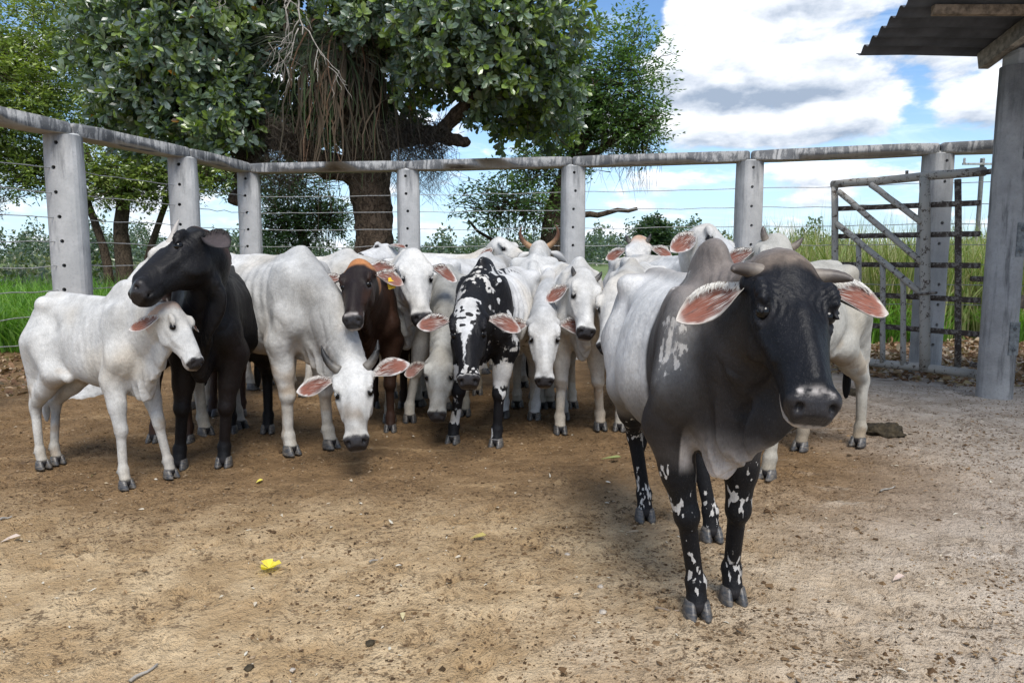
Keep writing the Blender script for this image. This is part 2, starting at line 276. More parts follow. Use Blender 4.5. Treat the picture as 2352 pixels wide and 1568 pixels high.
class SDF:
    def __init__(s, lo, hi, h):
        s.h = h; s.lo = np.array(lo, float); n = np.ceil((np.array(hi) - s.lo) / h).astype(int) + 1
        s.n = n; s.ax = [(s.lo[i] + h * np.arange(n[i])).astype(np.float32) for i in range(3)]
        s.F = np.full(n, .5, np.float32)
    def win(s, lo, hi):
        sl = []
        for i in range(3):
            a = int(np.clip(np.floor((lo[i] - s.lo[i]) / s.h), 0, s.n[i])); b = int(np.clip(np.ceil((hi[i] - s.lo[i]) / s.h) + 1, 0, s.n[i]))
            sl.append(slice(a, b))
        return tuple(sl), s.ax[0][sl[0]][:, None, None], s.ax[1][sl[1]][None, :, None], s.ax[2][sl[2]][None, None, :]
    def put(s, sl, d, k, cut=False):
        F = s.F[sl]
        if F.size == 0: return
        if cut:
            d = -d; h = np.clip(.5 - .5 * (d - F) / k, 0, 1); s.F[sl] = d * (1 - h) + F * h + k * h * (1 - h)
        else:
            h = np.clip(.5 + .5 * (d - F) / k, 0, 1); s.F[sl] = d * (1 - h) + F * h - k * h * (1 - h)
    def cone(s, p0, p1, r0, r1, k=.03, lat=None, sq=1., cut=False):
        p0 = np.array(p0, float); p1 = np.array(p1, float); m = max(r0, r1) + k + 2 * s.h
        sl, X, Y, Z = s.win(np.minimum(p0, p1) - m, np.maximum(p0, p1) + m)
        x = X - p0[0]; y = Y - p0[1]; z = Z - p0[2]; b = p1 - p0
        if lat is not None:
            lat = nrm(lat); b = b - lat * (b @ lat) * 0
            l = (x * lat[0] + y * lat[1] + z * lat[2]) * (1 / sq - 1)
            x = x + lat[0] * l; y = y + lat[1] * l; z = z + lat[2] * l
            b = b + lat * (b @ lat) * (1 / sq - 1)
        bb = max(b @ b, 1e-9)
        t = np.clip((x * b[0] + y * b[1] + z * b[2]) / bb, 0, 1)
        d = np.sqrt((x - b[0] * t) ** 2 + (y - b[1] * t) ** 2 + (z - b[2] * t) ** 2) - (r0 + (r1 - r0) * t)
        if lat is not None: d = d * (.5 + .5 * sq)
        s.put(sl, d, k, cut)
    def ell(s, c, r, k=.03, R=None, cut=False):
        c = np.array(c, float); m = max(r) + k + 2 * s.h
        sl, X, Y, Z = s.win(c - m, c + m)
        x = X - c[0]; y = Y - c[1]; z = Z - c[2]
        if R is not None:
            x, y, z = (R[0][0] * x + R[0][1] * y + R[0][2] * z, R[1][0] * x + R[1][1] * y + R[1][2] * z, R[2][0] * x + R[2][1] * y + R[2][2] * z)
        k0 = np.sqrt((x / r[0]) ** 2 + (y / r[1]) ** 2 + (z / r[2]) ** 2)
        k1 = np.sqrt((x / r[0] ** 2) ** 2 + (y / r[1] ** 2) ** 2 + (z / r[2] ** 2) ** 2) + 1e-6
        s.put(sl, k0 * (k0 - 1) / k1, k, cut)
    def loft(s, O, U, V, W, tab, k=.03, p=2.3, extra=None):
        """tab rows: u, half width, top, bottom, taper (share of the width lost at the bottom)"""
        tab = np.array(tab, float); O = np.array(O, float)
        pts = []
        for u, a, t, b, tp in tab:
            aa = a * (1.5 if tp < 0 else 1)
            for sv in (-1, 1):
                for w in (t, b): pts.append(O + np.array(U) * u + np.array(V) * aa * sv + np.array(W) * w)
        pts = np.array(pts); m = k + .03 + 2 * s.h
        sl, X, Y, Z = s.win(pts.min(0) - m, pts.max(0) + m)
        x = X - O[0]; y = Y - O[1]; z = Z - O[2]
        u = x * U[0] + y * U[1] + z * U[2]; v = x * V[0] + y * V[1] + z * V[2]; w = x * W[0] + y * W[1] + z * W[2]
        fine = np.linspace(tab[0, 0], tab[-1, 0], 160)
        def cur(c):
            vals = np.interp(fine, tab[:, 0], tab[:, c]); n = 9
            pad = np.pad(vals, n // 2, mode='edge'); sm = np.convolve(pad, np.ones(n) / n, mode='valid')
            return np.interp(u, fine, sm)
        a, t, b, tp = cur(1), cur(2), cur(3), cur(4)
        c = (t + b) / 2; hb = np.maximum((t - b) / 2, .004)
        wn = (w - c) / hb
        vn = v / np.maximum(a * (1 - tp * np.clip((1 - wn) / 2, 0, 1)), .004)
        r = (np.abs(vn) ** p + np.abs(wn) ** p) ** (1 / p)
        d = (r - 1) * np.minimum(a, hb)
        d = np.maximum(d, np.maximum(u - tab[-1, 0], tab[0, 0] - u))
        if extra is not None: d = d + extra(u, v, w)
        s.put(sl, d.astype(np.float32), k)
    def mesh(s):
        F = s.F; sg = F < 0
        c = [sg[a:F.shape[0] - 1 + a, b:F.shape[1] - 1 + b, d:F.shape[2] - 1 + d] for a in (0, 1) for b in (0, 1) for d in (0, 1)]
        anyv = c[0].copy(); allv = c[0].copy()
        for q in c[1:]: anyv |= q; allv &= q
        I, J, K = np.nonzero(anyv & ~allv)
        vals = np.stack([F[I + a, J + b, K + d] for a in (0, 1) for b in (0, 1) for d in (0, 1)], 1)
        offs = np.array([(a, b, d) for a in (0, 1) for b in (0, 1) for d in (0, 1)], float)
        acc = np.zeros((len(I), 3)); cnt = np.zeros(len(I))
        for e0 in range(8):
            for e1 in range(e0 + 1, 8):
                if np.abs(offs[e0] - offs[e1]).sum() != 1: continue
                a = vals[:, e0]; b = vals[:, e1]; m = (a < 0) != (b < 0)
                t = np.where(m, a / np.where(m, a - b, 1), 0)
                acc += np.where(m[:, None], offs[e0] + (offs[e1] - offs[e0]) * t[:, None], 0); cnt += m
        V = (np.stack([I, J, K], 1) + acc / cnt[:, None]) * s.h + s.lo
        idx = np.full([x - 1 for x in F.shape], -1, np.int64); idx[I, J, K] = np.arange(len(I))
        Q = []
        for ax in range(3):
            o = [0, 0, 0]; o[ax] = 1
            A = sg[:F.shape[0] - o[0], :F.shape[1] - o[1], :F.shape[2] - o[2]]; B = sg[o[0]:, o[1]:, o[2]:]
            i, j, k = np.nonzero(A != B)
            P = np.stack([i, j, k], 1); b1 = (ax + 1) % 3; b2 = (ax + 2) % 3
            ok = (P[:, b1] > 0) & (P[:, b2] > 0) & (P[:, b1] < F.shape[b1] - 1) & (P[:, b2] < F.shape[b2] - 1)
            P = P[ok]; inn = A[P[:, 0], P[:, 1], P[:, 2]]
            def cell(d1, d2):
                q = P.copy(); q[:, b1] -= d1; q[:, b2] -= d2; return idx[q[:, 0], q[:, 1], q[:, 2]]
            q = np.stack([cell(1, 1), cell(0, 1), cell(0, 0), cell(1, 0)], 1)
            q[~inn] = q[~inn][:, ::-1]; Q.append(q)
        return V, np.concatenate(Q)

def vnormals(V, Q):
    n = np.cross(V[Q[:, 2]] - V[Q[:, 0]], V[Q[:, 3]] - V[Q[:, 1]])
    N = np.zeros_like(V)
    for i in range(4):
        for c in range(3): N[:, c] += np.bincount(Q[:, i], n[:, c], len(V))
    return N / np.maximum(np.linalg.norm(N, axis=1, keepdims=True), 1e-12)

def relax(V, Q, it=1, f=.5):
    for _ in range(it):
        A = np.zeros_like(V); c = np.zeros(len(V))
        for i in range(4):
            a, b = Q[:, i], Q[:, (i + 1) % 4]
            for d in range(3): A[:, d] += np.bincount(a, V[b, d], len(V))
            c += np.bincount(a, minlength=len(V))
        V = V + f * (A / np.maximum(c, 1)[:, None] - V)
    return V

def np_mesh(name, V, Q, mat=None, smooth=True, col=None):
    me = bpy.data.meshes.new(name); V = np.asarray(V, np.float32); Q = np.asarray(Q, np.int32); k = Q.shape[1]
    me.vertices.add(len(V)); me.vertices.foreach_set('co', V.ravel())
    me.loops.add(Q.size); me.loops.foreach_set('vertex_index', Q.ravel())
    me.polygons.add(len(Q)); me.polygons.foreach_set('loop_start', np.arange(0, Q.size, k, dtype=np.int32))
    try: me.polygons.foreach_set('loop_total', np.full(len(Q), k, np.int32))
    except Exception: pass
    me.update(calc_edges=True); me.validate()
    me.polygons.foreach_set('use_smooth', np.full(len(me.polygons), smooth))
    if col is not None:
        at_ = me.color_attributes.new('col', 'FLOAT_COLOR', 'POINT'); at_.data.foreach_set('color', np.asarray(col, np.float32).ravel())
    if mat: me.materials.append(mat)
    return me

def child(name, me, parent):
    o = bpy.data.objects.new(name, me); bpy.context.scene.collection.objects.link(o); o.parent = parent; return o

def tube(pts, rad, n=8, caps=True, squash=None):
    """rings along a polyline; returns V, Q (quads, caps as degenerate-free fans are skipped by closing to a point)"""
    pts = np.array(pts, float); m = len(pts); V = []; Q = []
    T = np.gradient(pts, axis=0); up = np.array([.13, .21, .97])
    for i in range(m):
        t = nrm(T[i]); a = nrm(np.cross(t, up)); b = np.cross(t, a)
        for j in range(n):
            q = 2 * math.pi * j / n; V.append(pts[i] + rad[i] * (a * math.cos(q) + b * math.sin(q)))
    for i in range(m - 1):
        for j in range(n): Q.append((i * n + j, (i + 1) * n + j, (i + 1) * n + (j + 1) % n, i * n + (j + 1) % n))
    if caps:
        for i, fl in ((0, 1), (m - 1, 0)):
            V.append(pts[i]); c = len(V) - 1
            for j in range(0, n, 2):
                q = (c, i * n + j, i * n + (j + 1) % n, i * n + (j + 2) % n); Q.append(q if fl else q[::-1])
    return np.array(V), np.array(Q)

def join(*vq):
    V = []; Q = []; o = 0
    for v, q in vq:
        V.append(np.asarray(v, float)); Q.append(np.asarray(q) + o); o += len(v)
    return np.concatenate(V), np.concatenate(Q)

COAT_WHITE = np.array([.545, .540, .528]); BLACK = np.array([.012, .012, .014]); SKIN = np.array([.025, .023, .024])

HORNS = {  # head-local (u, v, w, radius) for the left horn
    'stub': [(.015, .07, -.02, .022), (.0, .088, .0, .02), (-.02, .10, .02, .013), (-.035, .105, .032, .003)],
    'short': [(.02, .07, -.03, .030), (.0, .10, -.015, .027), (-.03, .128, .01, .022), (-.065, .145, .04, .014), (-.10, .15, .07, .003)],
    'swept': [(.035, .05, -.035, .026), (.030, .085, -.032, .025), (.034, .118, -.022, .021), (.048, .143, -.010, .015), (.066, .152, .002, .005)],
    'long': [(.01, .07, -.04, .034), (-.02, .12, -.035, .032), (-.07, .17, -.02, .027), (-.13, .195, .0, .021), (-.19, .19, .02, .013), (-.235, .165, .035, .003)],
    'up': [(.01, .06, -.04, .026), (-.04, .08, -.03, .024), (-.09, .10, -.01, .018), (-.14, .11, .005, .011), (-.17, .115, .012, .003)],
}

def claw(side):
    """one half of a cloven hoof, ground at z = 0, toe along +x, `side` is the sign of y"""
    V = []; Q = []; n = 12
    for z, x0, x1, wy, oy in ((0, -.056, .074, .030, .0), (.012, -.057, .073, .0305, .0), (.045, -.053, .052, .028, -.001), (.074, -.046, .036, .025, -.003), (.082, -.038, .026, .018, -.004)):
        for j in range(n):
            q = 2 * math.pi * j / n; c = math.cos(q); s_ = math.sin(q)
            x = (x0 + x1) / 2 + (x1 - x0) / 2 * c; y = wy * s_ * (1 - .22 * max(c, 0) ** 3)
            if y * side < 0: y *= .72
            V.append((x, side * (.028 + oy) + y, z))
    for i in range(4):
        for j in range(n): Q.append((i * n + j, i * n + (j + 1) % n, (i + 1) * n + (j + 1) % n, (i + 1) * n + j))
    V.append((0, side * .027, .083)); V.append((0, side * .027, 0))
    for j in range(0, n, 2):
        Q.append((4 * n + j, 4 * n + j + 1, 4 * n + (j + 2) % n, len(V) - 2)); Q.append(((j + 2) % n, j + 1, j, len(V) - 1))
    return np.array(V), np.array(Q)

def ear_mesh(L, wd, cup=.5, curl=0., seed=0):
    """ear along +x, inside facing +z, width along y; colour alpha marks nothing, rgb is the paint"""
    ns, nt = 18, 11; rng = np.random.RandomState(seed)
    inner = []; 
    for i in range(ns):
        s_ = i / (ns - 1)
        prof = .30 + .70 * math.sin(math.pi * min(1, (.10 + s_ * .95)) ** .92) if s_ < .5 else math.sin(math.pi * (.10 + .95 * s_) ** .92) ** .8 if s_ < .97 else .10
        prof = np.interp(s_, [0, .06, .15, .3, .45, .6, .75, .88, .96, 1], [.30, .33, .50, .84, 1, .98, .80, .50, .24, .05])
        cu = np.interp(s_, [0, .15, .5, 1], [1.5, 1.1, .62, .18]) * cup
        for j in range(nt):
            t = -1 + 2 * j / (nt - 1); a = t * cu * 1.5
            y = wd * prof * (math.sin(a) / max(cu * 1.5, .01)) ; z = wd * prof * (1 - math.cos(a)) / max(cu * 1.5, .01)
            up = .012 * math.sin(t * 9 + s_ * 4) * .25
            inner.append((L * s_, y + .12 * wd * math.sin(s_ * 3.1), z + up * wd * 3 + curl * L * s_ * s_))
    inner = np.array(inner); Q = []
    for i in range(ns - 1):
        for j in range(nt - 1): Q.append((i * nt + j, (i + 1) * nt + j, (i + 1) * nt + j + 1, i * nt + j + 1))
    Q = np.array(Q); N = vnormals(inner, Q)
    if N[:, 2].mean() < 0: N = -N; Q = Q[:, ::-1]
    th = np.array([.0042 * (1.6 - .9 * abs(-1 + 2 * (k % nt) / (nt - 1))) for k in range(ns * nt)])[:, None]
    outer = inner - N * th
    V = np.concatenate([inner, outer]); m = ns * nt
    rim = [j for j in range(nt)] + [i * nt + nt - 1 for i in range(1, ns)] + [(ns - 1) * nt + j for j in range(nt - 2, -1, -1)] + [i * nt for i in range(ns - 2, 0, -1)]
    R = [(rim[(q + 1) % len(rim)], rim[q], rim[q] + m, rim[(q + 1) % len(rim)] + m) for q in range(len(rim))]
    Qa = np.concatenate([Q, Q[:, ::-1] + m, np.array(R)])
    ss = np.array([(k // nt) / (ns - 1) for k in range(m)]); tt = np.array([abs(-1 + 2 * (k % nt) / (nt - 1)) for k in range(m)])
    return V, Qa, ss, tt

def make_cow(name, label, group, loc, head_deg, s=1., poll=None, muz=None, face=None, feet=None, h=.0135, fat=1., hump=1., dew=1.,
             hs=1., ribs=.5, horn=None, hornmat='horn_dark', coat='white', ear=(0, 0), earL=.22, tag=None, legw=1.08, width=1., udder=True, seed=0,
             muscle=1., inner=(.155, .058, .040), neckw=1., tailtuft=BLACK, calf=False, headw=1.08, earW=1., lenx=1.):
    """loc: ground point under the middle of the animal; head_deg 0 faces the camera (-Y), positive turns to +X.
    poll / muz: world points.  feet: {'fl','fr','rl','rr'} -> world ground points."""
    root = bpy.data.objects.new(name, None); bpy.context.scene.collection.objects.link(root)
    root.empty_display_size = .2; root['label'] = label; root['category'] = 'calf' if calf else 'cow'; root['group'] = group
    a = math.radians(head_deg); fwd = np.array([math.sin(a), -math.cos(a), 0.]); left = np.array([math.cos(a), math.sin(a), 0.])
    loc = np.array([loc[0], loc[1], 0.])
    root.location = (loc[0], loc[1], -.008); root.rotation_euler = (0, 0, math.atan2(fwd[1], fwd[0])); root.scale = (s * lenx, s, s)
    def L(p):                      # world -> model
        d = np.asarray(p, float) - loc; return np.array([d @ fwd / lenx, d @ left, d[2]]) / s
    poll = L(poll); muz = L(muz); u = nrm(muz - poll)
    fa = a if face is None else math.radians(face)
    fw = np.array([math.sin(fa), -math.cos(fa), 0.]); hint = np.array([fw @ fwd, fw @ left, 0]) * .75 + np.array([0, 0, .45])
    v = nrm(np.cross(hint, u)); w = np.cross(u, v)
    H = lambda p: poll + hs * (u * p[0] + v * (p[1] * headw) + w * p[2])
    ft = {'fl': (.46, .15), 'fr': (.46, -.15), 'rl': (-.60, .15), 'rr': (-.60, -.15)}
    for k_, p in (feet or {}).items():
        q = L(p); ft[k_] = (q[0], q[1])
    tipm = H((.55, 0, -.1))
    allp = np.array([poll, tipm, H((.1, .2, 0)), H((.1, -.2, 0)), H((.2, 0, -.3)), (-.93, 0, 1.0), (.8, 0, 1.6), (0, .40, .0), (0, -.40, 0)] + [(x, y, 0) for x, y in ft.values()])
    lo = allp.min(0) - .12; hi = allp.max(0) + .12; lo[2] = -.02; hi[2] = max(hi[2], 1.75)
    lo[1] = min(lo[1], -.45); hi[1] = max(hi[1], .45)
    S = SDF(lo, hi, h / s)
    W_ = width
    # trunk
    f_ = fat
    def ribf(x, y, z):
        if ribs <= 0: return 0
        m = np.exp(-((x - .10) / .26) ** 2) * np.exp(-((z - 1.06) / .20) ** 2)
        return -.0055 * ribs * m * np.sin(2 * math.pi * (x + .22 * (z - 1.0)) / .082)
    S.loft((0, 0, 0), (1, 0, 0), (0, 1, 0), (0, 0, 1), [
        (-.80, .05, 1.24, 1.08, 0), (-.74, .14 * W_, 1.30, .96, 0), (-.62, .20 * W_, 1.365, .88, -.02), (-.48, .215 * W_, 1.39, .82, -.05),
        (-.30, .205 * W_, 1.37, .775 - .04 * (f_ - 1), -.28 * f_), (-.10, .225 * W_ * (.5 + .5 * f_), 1.35, .70 - .10 * (f_ - 1), -.36 * f_), (.10, .225 * W_ * (.5 + .5 * f_), 1.345, .675 - .08 * (f_ - 1), -.36 * f_),
        (.30, .215 * W_, 1.365, .685, .02), (.45, .205 * W_, 1.385, .70, .30), (.58, .18 * W_, 1.34, .74, .45), (.68, .13 * W_, 1.24, .80, .45), (.75, .05, 1.12, .90, 0)], k=.02, p=2.15, extra=ribf)
    S.cone((-.62, 0, 1.372), (.25, 0, 1.345), .03, .03, k=.05)
    for sd in (1, -1):
        S.ell((-.46, sd * .172 * W_, 1.320), (.075, .05, .05), k=.09); S.cone((.37, sd * .135 * W_, 1.31), (.50, sd * .195 * W_, .98), .022, .03, k=.045); S.cone((-.33, sd * .17 * W_, .86), (-.16, sd * .19 * W_, .76), .03, .03, k=.06)                      # hooks
        if not calf: S.ell((-.755, sd * .09 * W_, 1.215), (.05, .04, .045), k=.07)                     # pins
        S.ell((-.31, sd * .30 * W_, 1.17), (.11, .085, .10), k=.07, cut=True)             # hollow flank
        ca, sa = math.cos(.33), math.sin(.33)
        S.ell((.44, sd * .150 * W_, 1.08), (.125 * muscle, .062 * muscle, .27), k=.08, R=[(ca, 0, -sa), (0, 1, 0), (sa, 0, ca)])   # shoulder blade
        S.ell((.55, sd * .145 * W_, .96), (.09, .055, .13), k=.10)                         # point of shoulder
        S.ell((-.52, sd * .135 * W_, 1.00), (.195, .105, .29), k=.06)                     # thigh
        # fore leg
        fx, fy = ft['fl' if sd > 0 else 'fr']; lw = legw
        E = np.array((.42, sd * .165 * W_, .80)); K = np.array((.455 + .52 * (fx - .46), sd * .15 * W_ + .55 * (fy - sd * .15 * W_), .425))
        FT = np.array((fx - .012, fy, .135)); HF = np.array((fx + .012, fy, .052))
        S.cone((.52, sd * .15 * W_, .96), E, .105, .090 * lw, k=.05)
        S.cone(E, E + (K - E) * .55, .100 * lw, .066 * lw, k=.05); S.cone(E + (K - E) * .5, K, .066 * lw, .049 * lw, k=.03)
        S.ell(K + (.010, 0, .0), (.050 * lw, .051 * lw, .060), k=.018)
        S.cone(K, FT, .038 * lw, .033 * lw, k=.02); S.cone(K + (-.022, 0, -.05), FT + (-.018, 0, 0), .020 * lw, .021 * lw, k=.02)
        S.ell(FT, (.043 * lw, .043 * lw, .042), k=.015)
        S.cone(FT, HF, .037 * lw, .044 * lw, k=.02); S.cone(HF + (-.03, 0, .035), HF, .026, .03, k=.02)
        for e in (1, -1): S.ell(FT + (-.042, e * .02, -.018), (.016, .013, .016), k=.008)  # dew claws
        # hind leg
        fx, fy = ft['rl' if sd > 0 else 'rr']
        ST = np.array((-.335, sd * .172 * W_, .81)); HK = np.array((.80 * (fx - .06) + .20 * -.665, sd * .145 * W_ + .6 * (fy - sd * .145 * W_), .50))
        FT = np.array((fx - .02, fy, .14)); HF = np.array((fx + .01, fy, .052))
        S.cone((-.47, sd * .14 * W_, 1.02), ST, .15, .095, k=.10)
        S.cone(ST, ST + (HK - ST) * .55, .108 * lw, .076 * lw, k=.05); S.cone(ST + (HK - ST) * .5, HK, .076 * lw, .047 * lw, k=.03)
        S.cone((-.64, sd * .12 * W_, 1.0), HK + (.025, 0, .17), .14, .056, k=.09); S.cone(HK + (-.02, 0, .16), HK + (-.035, 0, .03), .03, .03 * lw, k=.03)
        S.ell(HK + (.0, 0, -.01), (.055 * lw, .042 * lw, .075), k=.02)
        S.cone(HK + (.0, 0, -.04), FT, .040 * lw, .034 * lw, k=.025); S.ell(FT, (.044 * lw, .043 * lw, .043), k=.015)
        S.cone(FT, HF, .037 * lw, .044 * lw, k=.02); S.cone(HF + (-.03, 0, .035), HF, .026, .03, k=.02)
        for e in (1, -1): S.ell(FT + (-.044, e * .02, -.018), (.016, .013, .016), k=.008)
    # hump
    ca, sa = math.cos(-.35), math.sin(-.35)
    if hump > .3: S.ell((.40, 0, 1.385 + .03 * hump), (.17 * (.5 + .5 * hump), .062 * (.45 + .55 * hump), .11 * hump), k=.07, R=[(ca, 0, -sa), (0, 1, 0), (sa, 0, ca)])
    # brisket
    S.ell((.60, 0, .80), (.14, .075 * W_, .12), k=.07)
    # neck
    P0 = np.array((.50, 0, 1.10)); P3 = H((.035, 0, -.105)); dist = np.linalg.norm(P3 - P0)
    P1 = P0 + nrm(np.array((.8, 0, .22)) + 1.1 * (P3 - P0) / dist * [1, 1, 1 if P3[2] < P0[2] else .6]) * .36 * min(1.2, dist / .7); P2 = P3 - hs * (w * .13 + u * .05) * min(1.2, dist / .6)
    n = 11; bz = lambda t: P0 * (1 - t) ** 3 + 3 * P1 * t * (1 - t) ** 2 + 3 * P2 * t * t * (1 - t) + P3 * t ** 3
    bt = lambda t: 3 * (P1 - P0) * (1 - t) ** 2 + 6 * (P2 - P1) * t * (1 - t) + 3 * (P3 - P2) * t * t
    NK = []
    for i in range(n):
        t0, t1 = i / n, (i + 1) / n; rad = lambda t: np.interp(t, [0, .25, .5, .75, 1], [.27, .225, .175, .145, .118]) * neckw * (hs * t + 1 - t)
        lat = nrm(np.array((0, 1., 0)) * (1 - (t0 + t1) / 2) + v * ((t0 + t1) / 2)); tg = nrm(bt((t0 + t1) / 2)); lat = nrm(lat - tg * (lat @ tg))
        sq = np.interp((t0 + t1) / 2, [0, .4, 1], [.58 * W_, .58, .74])
        S.cone(bz(t0), bz(t1), rad(t0), rad(t1), k=.055, lat=lat, sq=sq); NK.append((bz(t0), rad(t0), lat))
    # crest from hump to poll
    S.cone((.50, 0, 1.33 + .02 * hump), bz(.6) + np.array((0, 0, .07)), .055, .045, k=.08)
    # dewlap
    if dew > 0:
        prev = None
        for i in range(15):
            t = i / 14; c = bz(.97 - .97 * t) if t < 1 else P0
            tg = nrm(bt(.97 - .97 * t)); lat = nrm(np.cross((0, 0, 1.), tg)) if abs(tg[2]) < .95 else np.array((0, 1., 0))
            dn = np.array((0, 0, -1.)); dn = nrm(dn - tg * (dn @ tg) * .8)
            r = np.interp(.97 - .97 * t, [0, .25, .5, .75, 1], [.27, .225, .175, .145, .118]) * neckw
            dep = dew * np.interp(t, [0, .12, .4, .75, 1], [.0, .05, .085, .115, .10])
            low = c + dn * (r * .88 + dep * .55) + np.array((0, .014 * math.sin(t * 17 + seed), 0))
            if t > .6: low[0] = min(low[0], .80); low[2] = max(low[2], .68 - .10 * max(dew - 1, 0))
            if prev is not None:
                S.cone(prev, low, .030 + .55 * dep, .030 + .55 * dep, k=.045, lat=lat, sq=.22)
            prev = low
        S.cone(prev, (.60, 0, .70), .07 * dew + .02, .06, k=.05, lat=(0, 1, 0), sq=.35); S.cone((.60, 0, .70), (.40, 0, .70), .06, .04, k=.05, lat=(0, 1, 0), sq=.4)
    # head
    S.loft(poll, u, v, w, np.array([
        (-.05, .045, -.05, -.12, 0), (-.02, .072, -.012, -.16, .1), (.02, .094, .004, -.19, .15), (.07, .105, .012, -.215, .2), (.13, .110, .014, -.235, .30), (.18, .105, .010, -.240, .36),
        (.23, .093, .004, -.225, .36), (.29, .078, .000, -.195, .30), (.35, .065, -.003, -.168, .20), (.41, .058, -.008, -.152, .08), (.455, .062, -.015, -.150, .04), (.49, .062, -.025, -.150, .04), (.512, .055, -.036, -.142, .04), (.526, .040, -.055, -.120, 0)]) * [hs, hs * headw, hs, hs, 1], k=.035, p=2.5)
    for sd in (1, -1):
        S.ell(H((.135, sd * .088, .000)), np.array((.05, .022, .022)) * hs, k=.03 * hs, R=[u, v, w])                    # brow
        S.ell(H((.205, sd * .112, -.045)), np.array((.050, .012, .030)) * hs, k=.03 * hs, R=[u, v, w], cut=True)         # hollow below the eye
        S.ell(H((.178, sd * .0945, -.018)), np.array((.036, .012, .008)) * hs, k=.010 * hs, R=[u, v, w])                   # upper lid
        S.ell(H((.196, sd * .090, -.056)), np.array((.032, .011, .008)) * hs, k=.010 * hs, R=[u, v, w])                  # lower lid
        S.ell(H((.20, sd * .066, -.15)), np.array((.075, .024, .065)) * hs, k=.04 * hs, R=[u, v, w])                     # cheek
        S.cone(H((.19, sd * .080, -.085)), H((.33, sd * .060, -.075)), .018 * hs, .012 * hs, k=.03 * hs)                  # cheek bone
        S.ell(H((.05, sd * .092, -.07)), np.array((.03, .028, .034)) * hs, k=.03 * hs, R=[u, v, w])                      # ear root
        S.ell(H((.478, sd * .045, -.050)), np.array((.028, .022, .026)) * hs, k=.022 * hs, R=[u, v, w])                  # nostril wing
        S.ell(H((.512, sd * .040, -.048)), np.array((.026, .011, .016)) * hs, k=.008 * hs, R=[nrm(u + .35 * v * sd), nrm(v - .35 * u * sd), w], cut=True)
    S.cone(H((.22, 0, .000)), H((.43, 0, -.014)), .022 * hs, .020 * hs, k=.04 * hs)                                       # nasal bone
    S.ell(H((.455, 0, -.135)), np.array((.045, .044, .022)) * hs, k=.02 * hs, R=[u, v, w])                               # chin
    S.cone(H((.50, .05, -.112)), H((.50, -.05, -.112)), .006 * hs, .006 * hs, k=.012 * hs, cut=True)                      # mouth
    for sd in (1, -1): S.cone(H((.50, sd * .05, -.112)), H((.41, sd * .066, -.118)), .007 * hs, .005 * hs, k=.010 * hs, cut=True)
    if horn in (None, 'stub'): S.ell(H((-.01, 0, -.02)), np.array((.04, .05, .035)) * hs, k=.03 * hs, R=[u, v, w])
    # udder, tail
    if udder:
        S.ell((-.42, 0, .74), (.13, .10, .08), k=.05)
        for sd in (1, -1):
            for ux in (-.47, -.37): S.cone((ux, sd * .05, .70), (ux, sd * .055, .62), .018, .012, k=.02)
    tl = [(-.72, 0, 1.31), (-.83, 0, 1.24), (-.87, .01, 1.0), (-.87, .02, .72), (-.86, .02, .56)]
    for i in range(4): S.cone(tl[i], tl[i + 1], (.045, .030, .022, .020)[i], (.032, .024, .020, .020)[i], k=.03)
    S.ell((-.86, .02, .46), (.032, .032, .13), k=.03)
    V, Q = S.mesh(); V = relax(V, Q, 1, .5)
    # keep only the largest piece is unnecessary: every primitive overlaps its neighbour
    hl = (V - poll) / hs; hu, hv, hw = hl @ u, (hl @ v) / headw, hl @ w
    inhead = (hu > -.06) & (hu < .56) & (np.abs(hv) < .17) & (hw > -.30) & (hw < .09)
    # skin: folds on the neck, fine unevenness
    N = vnormals(V, Q)
    nk = np.array([p[0] for p in NK]); dn_ = np.min(np.linalg.norm(V[:, None, :] - nk[None], axis=2) / np.array([p[1] for p in NK])[None] if len(V) < 250000 else np.ones((len(V), 1)), axis=1)
    tn = np.argmin(((V[:, None, :] - nk[None]) ** 2).sum(2), axis=1) / n
    mneck = np.exp(-((dn_ - .8) / .5) ** 2) * ~inhead * (V[:, 0] > .42) * (V[:, 2] > .62)
    along = V @ nrm(P3 - P0)
    disp = .0032 * mneck * sstep(.25, .55, tn) * sstep(.35, .75, vnoise(V, 6, seed + 2)) * np.sin(along * 2 * math.pi / .045 + 9 * vnoise(V, 6, seed))
    disp += (.018 * (fbm(V, 6, 2, seed + 3) - .5) + .008 * (fbm(V * [1, 1, .6], 17, 2, seed + 5) - .5)) * ~inhead * sstep(.5, .8, V[:, 2])
    rid = (1 - np.abs(2 * vnoise(V * [1, 1, .35] + .03 * np.stack([vnoise(V, 9, 3)] * 3, 1), 8.5, seed + 15) - 1)) ** 5
    disp -= .0065 * rid * ~inhead * sstep(.55, .75, V[:, 2]) * sstep(1.38, 1.25, V[:, 2]) * (.35 + .65 * (V[:, 0] > .25))
    mf = inhead * np.exp(-((np.hypot(hu - .17, (np.abs(hv) - .075) * 1.2) - .0) / .06) ** 2) * (hw > -.07)
    disp += .0042 * mf * np.sin(np.hypot(hu - .19, (np.abs(hv) - .11)) * 2 * math.pi / .019) * hs
    if calf: disp *= .6
    V = V + N * disp[:, None]
    # the dewlap hangs in upright folds
    md = sstep(.46, .58, V[:, 0]) * ~inhead * sstep(.075, .035, np.abs(V[:, 1])) * sstep(.72, .98, dn_) * (V[:, 2] > .58) * sstep(1.25, 1.05, V[:, 2]) * min(dew, 1.2)
    V[:, 1] += .016 * md * np.sin(V[:, 0] * 2 * math.pi / .075 + 6 * vnoise(V * [1, 1, .4], 5, seed + 9) + seed)
    N = vnormals(V, Q)
    # coat
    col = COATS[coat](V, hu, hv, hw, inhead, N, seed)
    rgb, gloss = col[0], col[1]
